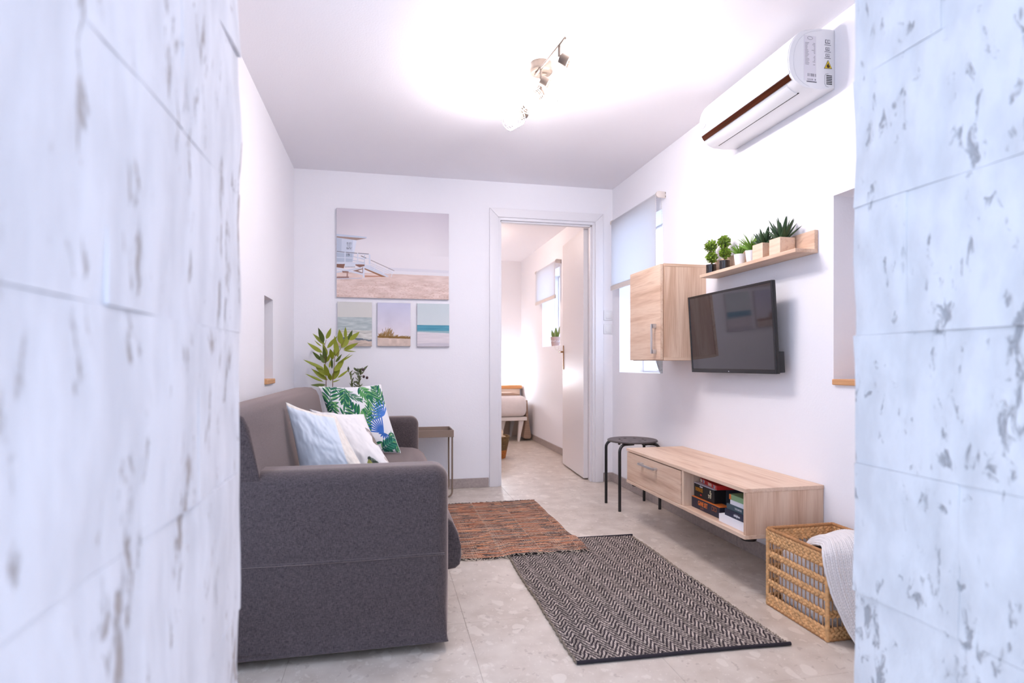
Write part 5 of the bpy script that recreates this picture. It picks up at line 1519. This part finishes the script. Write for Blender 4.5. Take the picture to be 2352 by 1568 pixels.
def succulent(label, y, k, n_, ln, up, w):
    t = thing('succulent_plant', label, 'plant', (XP + 0.002, y, ZS), group='potted plants on the wall ledge')
    b = B(); h_, s_ = 0.072, 0.038
    x_ = XP + 0.002
    for q in ((x_ - s_, x_ - s_ + 0.006, y - s_, y + s_), (x_ + s_ - 0.006, x_ + s_, y - s_, y + s_)):
        bb = B(); bb.box(q[0], q[1], q[2], q[3], ZS, ZS + h_, bev=0.0006, seg=1); bb.build('box_side', pine, t)
    for q in ((y - s_, y - s_ + 0.006), (y + s_ - 0.006, y + s_)):
        bb = B(); bb.box(x_ - s_ + 0.006, x_ + s_ - 0.006, q[0], q[1], ZS, ZS + h_, bev=0.0006, seg=1); bb.build('box_side', pine, t)
    b.box(x_ - s_ + 0.006, x_ + s_ - 0.006, y - s_ + 0.006, y + s_ - 0.006, ZS, ZS + h_ * 0.88); b.build('soil', soil_m, t)
    r = random.Random(k)
    for i in range(n_):
        a = i * 2.39996; f_ = i / n_
        el = up + (1.45 - up) * (1 - f_) + r.uniform(-0.08, 0.08)
        l_ = ln * (0.75 + 0.35 * math.sin(PI * (0.2 + 0.7 * f_))) * r.uniform(0.9, 1.1)
        d = Vector((math.cos(a) * math.cos(el) * 0.62, math.sin(a) * math.cos(el), math.sin(el)))
        p = Vector((x_ + 0.008 * math.cos(a), y + 0.010 * math.sin(a), ZS + h_ * 0.85))
        place_leaf(aloe, aloe_m, p, p + d * l_, w, t, nrm=(math.cos(a), math.sin(a), -0.6), thick=w * 1.1)
succulent('dark rosette succulent in a wooden box, fifth on the shelf', 2.428, 2, 18, 0.082, 0.35, 0.0135)
succulent('tall spiky aloe in a wooden box, nearest the shelf end board', 2.305, 5, 22, 0.102, 0.45, 0.0115)

# ---- ceiling lamp with four caged spots
t = thing('ceiling_lamp', 'nickel ceiling lamp with four lit wire-cage spots', 'lamp', (0.717, 2.663, ZC))
b = B(); b.lathe([(0.0004, -0.046), (0.048, -0.046), (0.054, -0.040), (0.055, -0.030), (0.052, -0.028), (0.052, 0.0), (0.0004, 0.0)], (0.717, 2.663, ZC), 36, caps=False); b.build('canopy', lamp_nickel, t, smooth=35)
zb_ = 2.312
b = B(); b.tube([(0.732, 2.335, zb_), (0.690, 2.665, zb_)], 0.0062, 10); b.build('bar', lamp_nickel, t, smooth=60)
b = B(); b.tube([(0.735, 2.655, zb_), (0.712, 3.040, zb_)], 0.0062, 10); b.build('bar', lamp_nickel, t, smooth=60)
b = B(); b.box(0.685, 0.740, 2.648, 2.672, zb_ - 0.002, zb_ + 0.010, bev=0.002); b.build('bar_joint', lamp_nickel, t)
bulb_m = bpy.data.materials.new('lit_bulb')
nt, N, L, P = nodes_of(bulb_m)
em = N.new('ShaderNodeEmission'); em.inputs['Color'].default_value = BULB_COL + (1,); em.inputs['Strength'].default_value = BULB_LIGHT
L.new(em.outputs[0], N['Material Output'].inputs['Surface'])
cage_m = mat('pale_cage_wire', (206, 200, 196), 0.4)
def spot(top, d):
    top = Vector(top); d = Vector(d).normalized()
    j = top + Vector((0, 0, -0.052))
    hd = B(); hd.tube([top, j], 0.0062, 10); h0 = hd.build('spot_stem', lamp_nickel, t, smooth=60)
    q = d.to_track_quat('Z', 'Y').to_matrix().to_4x4(); M = Matrix.Translation(j) @ q
    b = B(); b.lathe([(0.0004, 0.004), (0.022, 0.006), (0.0235, 0.010), (0.0235, 0.052), (0.022, 0.056), (0.0004, 0.056)], (0, 0, 0), 24, M=M, caps=False); b.build('socket', lamp_nickel, h0, smooth=40)
    c = B()
    z0, z1, r0, r1 = 0.054, 0.128, 0.045, 0.051
    rad = lambda f_: r0 + (r1 - r0) * f_
    for i in range(6):
        f_ = i / 5
        c.tube([M @ Vector((rad(f_) * math.cos(a), rad(f_) * math.sin(a), z0 + (z1 - z0) * f_)) for a in np.linspace(0, 2 * PI, 24, endpoint=False)], 0.0017 if i in (0, 5) else 0.0008, 5, closed=True)
    for i in range(14):
        a = 2 * PI * i / 14
        c.tube([M @ Vector((r0 * math.cos(a), r0 * math.sin(a), z0)), M @ Vector((r1 * math.cos(a), r1 * math.sin(a), z1))], 0.0008, 5)
    for i in range(4):
        a = 2 * PI * i / 4
        c.tube([M @ Vector((0.02 * math.cos(a), 0.02 * math.sin(a), z0)), M @ Vector((r0 * math.cos(a), r0 * math.sin(a), z0))], 0.0014, 5)
    c.build('cage', cage_m, h0, smooth=60)
    b = B(); b.lathe([(0.012, 0.050), (0.013, 0.064), (0.0195, 0.0775)], (0, 0, 0), 24, M=M, caps=False); bb_ = b.build('bulb', plastic_white, h0, smooth=180)
    b = B(); b.lathe([(0.0197, 0.0778), (0.0275, 0.094), (0.0300, 0.108), (0.0280, 0.122), (0.020, 0.133), (0.010, 0.138), (0.0005, 0.139)], (0, 0, 0), 24, M=M, caps=False); b.build('bulb_dome', bulb_m, h0, smooth=180)
spot((0.724, 2.395, zb_), (0.80, -0.30, -0.52))
spot((0.698, 2.600, zb_), (0.76, -0.34, -0.56))
spot((0.731, 2.720, zb_), (-0.62, -0.42, -0.66))
spot((0.716, 2.960, zb_), (-0.74, -0.30, -0.46))

# ================================================================== bedroom seen through the door
warm_linen = mat('cream_bed_linen', (236, 226, 222), 0.9, vary=(12, 0.04), bump=(30, 0.25, 0.006))
bed_white = mat('white_bed_frame', (232, 222, 216), 0.5)
stripe = mat('brown_stripe_blanket', (176, 146, 126), 0.95, vary=(1, 0.18, (2, 2, 130)))
t = thing('bed', 'bed with cream bedding and pale frame, seen through the doorway', 'bed', (0.7, 7.32, 0.0))
bx_ = 1.700
b = B(); b.box(-0.2, bx_, 6.955, 7.560, 0.300, 0.560, bev=0.075, seg=5); mtt = b.build('mattress', warm_linen, t, smooth=60)
b = B(); b.box(-0.2, bx_ - 0.005, 6.960, 7.560, 0.258, 0.300, bev=0.004); b.build('bed_frame', bed_white, t)
b = B(); b.prism([(1.585, 0.0), (1.605, 0.0), (1.660, 0.258), (1.60, 0.258)], lambda a, c, d: (a, d, c), 6.985, 7.035); b.build('leg', bed_white, t)
b = B(); b.prism([(1.585, 0.0), (1.605, 0.0), (1.660, 0.258), (1.60, 0.258)], lambda a, c, d: (a, d, c), 7.47, 7.52); b.build('leg', bed_white, t)
b = B(); b.prism([(1.28, 0.02), (1.40, 0.02), (1.46, 0.258), (1.28, 0.258)], lambda a, c, d: (a, d, c), 7.10, 7.12); b.build('support_panel', bed_white, t)
bl = thing('striped_blanket', 'brown striped blanket folded over the bed end', 'blanket', (1.68, 7.25, 0.02))
b = B()
b.prism([(0.4, 0.561), (1.55, 0.563), (1.625, 0.5615), (1.625, 0.576), (1.55, 0.592), (0.4, 0.590)], lambda a, c, d: (a, d, c), 7.06, 7.30, bev=0.004); b.build('folded_part', stripe, bl, smooth=50)
b = B()
pts = [(1.7015, 0.50), (1.7015, 0.27), (1.670, 0.04), (1.690, 0.022), (1.760, 0.022), (1.772, 0.05), (1.735, 0.27), (1.722, 0.50)]
b.prism(pts, lambda a, c, d: (a, d, c), 7.05, 7.28, bev=0.006); b.build('hanging_part', stripe, bl, smooth=50)
t = thing('headboard_shelf', 'honey wood ledge along the bedroom far wall behind the bed', 'shelf', (0.7, 7.70, 0.0))
b = B(); b.box(-0.3, 1.775, 7.575, YF - 0.001, 0.622, 0.668, bev=0.006); b.build('board', honey, t, smooth=40)
b = B(); b.box(-0.3, 1.750, 7.600, YF - 0.002, 0.0, 0.622, bev=0.002); b.build('panel', mat('beige_panel', (214, 188, 168), 0.7), t)
# unseen lamp added on that ledge for the wall glow, left of the doorway
t = thing('added_bedside_lamp', 'added unseen globe lamp on the bedroom ledge, for the glow on the wall', 'lamp', (1.355, 7.66, 0.668))
b = B(); b.lathe([(0.0004, 0.0), (0.045, 0.0), (0.045, 0.012), (0.010, 0.018), (0.010, 0.05), (0.0004, 0.05)], (1.355, 7.66, 0.668), 20, caps=False); b.build('base', nickel, t, smooth=40)
lampm = bpy.data.materials.new('lit_globe'); nt, N, L, P = nodes_of(lampm)
em = N.new('ShaderNodeEmission'); em.inputs['Color'].default_value = (0.85, 0.92, 1.0, 1); em.inputs['Strength'].default_value = 50
L.new(em.outputs[0], N['Material Output'].inputs['Surface'])
b = B(); b.ball((1.355, 7.66, 0.668 + 0.105), 0.06, 3); b.build('globe', lampm, t, smooth=180)
# unseen warm globe added under the ceiling to light the bedroom
t = thing('added_bedroom_light', 'added unseen warm globe that lights the bedroom', 'lamp', (0.75, 6.1, 2.345))
warm = bpy.data.materials.new('lit_warm_globe'); nt, N, L, P = nodes_of(warm)
em = N.new('ShaderNodeEmission'); em.inputs['Color'].default_value = (1.0, 0.78, 0.67, 1); em.inputs['Strength'].default_value = 33
L.new(em.outputs[0], N['Material Output'].inputs['Surface'])
b = B(); b.lathe([(0.0004, -0.03), (0.07, -0.03), (0.07, 0.0), (0.0004, 0.0)], (0.75, 6.1, 2.345), 20, caps=False); b.build('canopy', plastic_white, t)
b = B(); b.ball((0.75, 6.1, 2.245), 0.09, 3); b.build('globe', warm, t, smooth=180)
# seagrass basket with a cloth bag
seag = mat('dark_seagrass', (126, 100, 66), 0.85, vary=(40, 0.4, (1, 1, 6)), bump=(120, 0.6, 0.004)); seag2 = mat('orange_seagrass', (190, 118, 58), 0.85, vary=(60, 0.3), bump=(120, 0.6, 0.004))
t = thing('laundry_basket', 'two-tone seagrass basket on the bedroom floor by the bed', 'basket', (1.092, 5.83, 0.0))
def coil(z0, z1, r0, r1, m, nm):
    b = B(); n_ = int((z1 - z0) / 0.014)
    for i in range(n_):
        f_ = (i + 0.5) / n_
        b.tube([(1.092 + (r0 + (r1 - r0) * f_) * math.cos(a), 5.83 + (r0 + (r1 - r0) * f_) * math.sin(a), z0 + (z1 - z0) * f_) for a in np.linspace(0, 2 * PI, 36, endpoint=False)], 0.0082, 6, closed=True)
    return b.build(nm, m, t, smooth=60)
coil(0.0, 0.085, 0.092, 0.108, seag2, 'lower_wall'); coil(0.085, 0.225, 0.108, 0.137, seag, 'upper_wall')
b = B(); b.lathe([(0.0004, 0.002), (0.092, 0.002), (0.092, 0.012), (0.0004, 0.012)], (1.092, 5.83, 0), 24, caps=False); b.build('bottom', seag2, t)
bag_m = mat('cream_cotton', (238, 216, 190), 0.9, bump=(50, 0.4, 0.004))
t = thing('cloth_bag', 'crumpled cream cloth bag in the bedroom basket', 'bag', (1.092, 5.83, 0.015))
bm = bmesh.new(); bmesh.ops.create_icosphere(bm, subdivisions=5, radius=1.0)
for v_ in bm.verts:
    c = v_.co; nn = mnoise.noise(c * 2.3) * 0.22 + mnoise.noise(c * 6) * 0.13 + abs(mnoise.noise(c * 3.7)) * 0.2
    tp = 1.0 if c.z < 0.3 else 1.0 + 0.10 * (c.z - 0.3)
    r_ = 1 + nn
    v_.co = Vector((1.092 + c.x * 0.096 * min(r_, 1.16) * tp, 5.83 + c.y * 0.096 * min(r_, 1.16) * tp, 0.150 + c.z * 0.138 * r_ ** (1 if c.z > 0 else 0.3)))
    if v_.co.z < 0.016: v_.co.z = 0.016
o_ = B(); o_.bm.free(); o_.bm = bm; o_.build('bag', bag_m, t, smooth=180)
# snake plant on the bedroom sill
t = thing('snake_plant', 'small snake plant in a pink printed pot on the bedroom sill', 'plant', (1.862, 6.300, WIN2[2]))
c = (1.862, 6.300, WIN2[2])
potp = mat('dusty_pink_pot', (186, 158, 150), 0.6)
p_ = pot_plain(c, 0.044, 0.056, 0.105, potp, t)
for i in range(16):
    a = 2 * PI * i / 16
    b = B(); hh = 0.012 + 0.016 * random.random(); zc_ = c[2] + 0.055 + random.uniform(-0.006, 0.006)
    rr_ = 0.0508
    b.tube([(c[0] + rr_ * math.cos(a + d_), c[1] + rr_ * math.sin(a + d_), zc_ + e_) for d_, e_ in ((-0.12, -hh / 2), (-0.04, hh / 2), (0.04, -hh / 3), (0.12, hh / 2))], 0.0018, 5); b.build('scroll_print', plastic_white, p_)
snk = mat('snake_leaf', (120, 140, 66), 0.45, vary=(3, 0.45, (1, 1, 26)))
for i, (dx, dy, ln, w) in enumerate(((0.0, -0.012, 0.125, 0.022), (0.012, 0.02, 0.12, 0.020), (-0.02, 0.012, 0.10, 0.018), (-0.012, -0.026, 0.09, 0.016), (0.02, -0.01, 0.17, 0.012))):
    p = Vector((c[0] + dx, c[1] + dy, c[2] + 0.088)); tip = p + Vector((dx * 0.8, dy * 0.8 - (0.08 if i == 4 else 0), ln))
    place_leaf(lance, snk, p, tip, w, t, nrm=(-0.5, -1, 0))
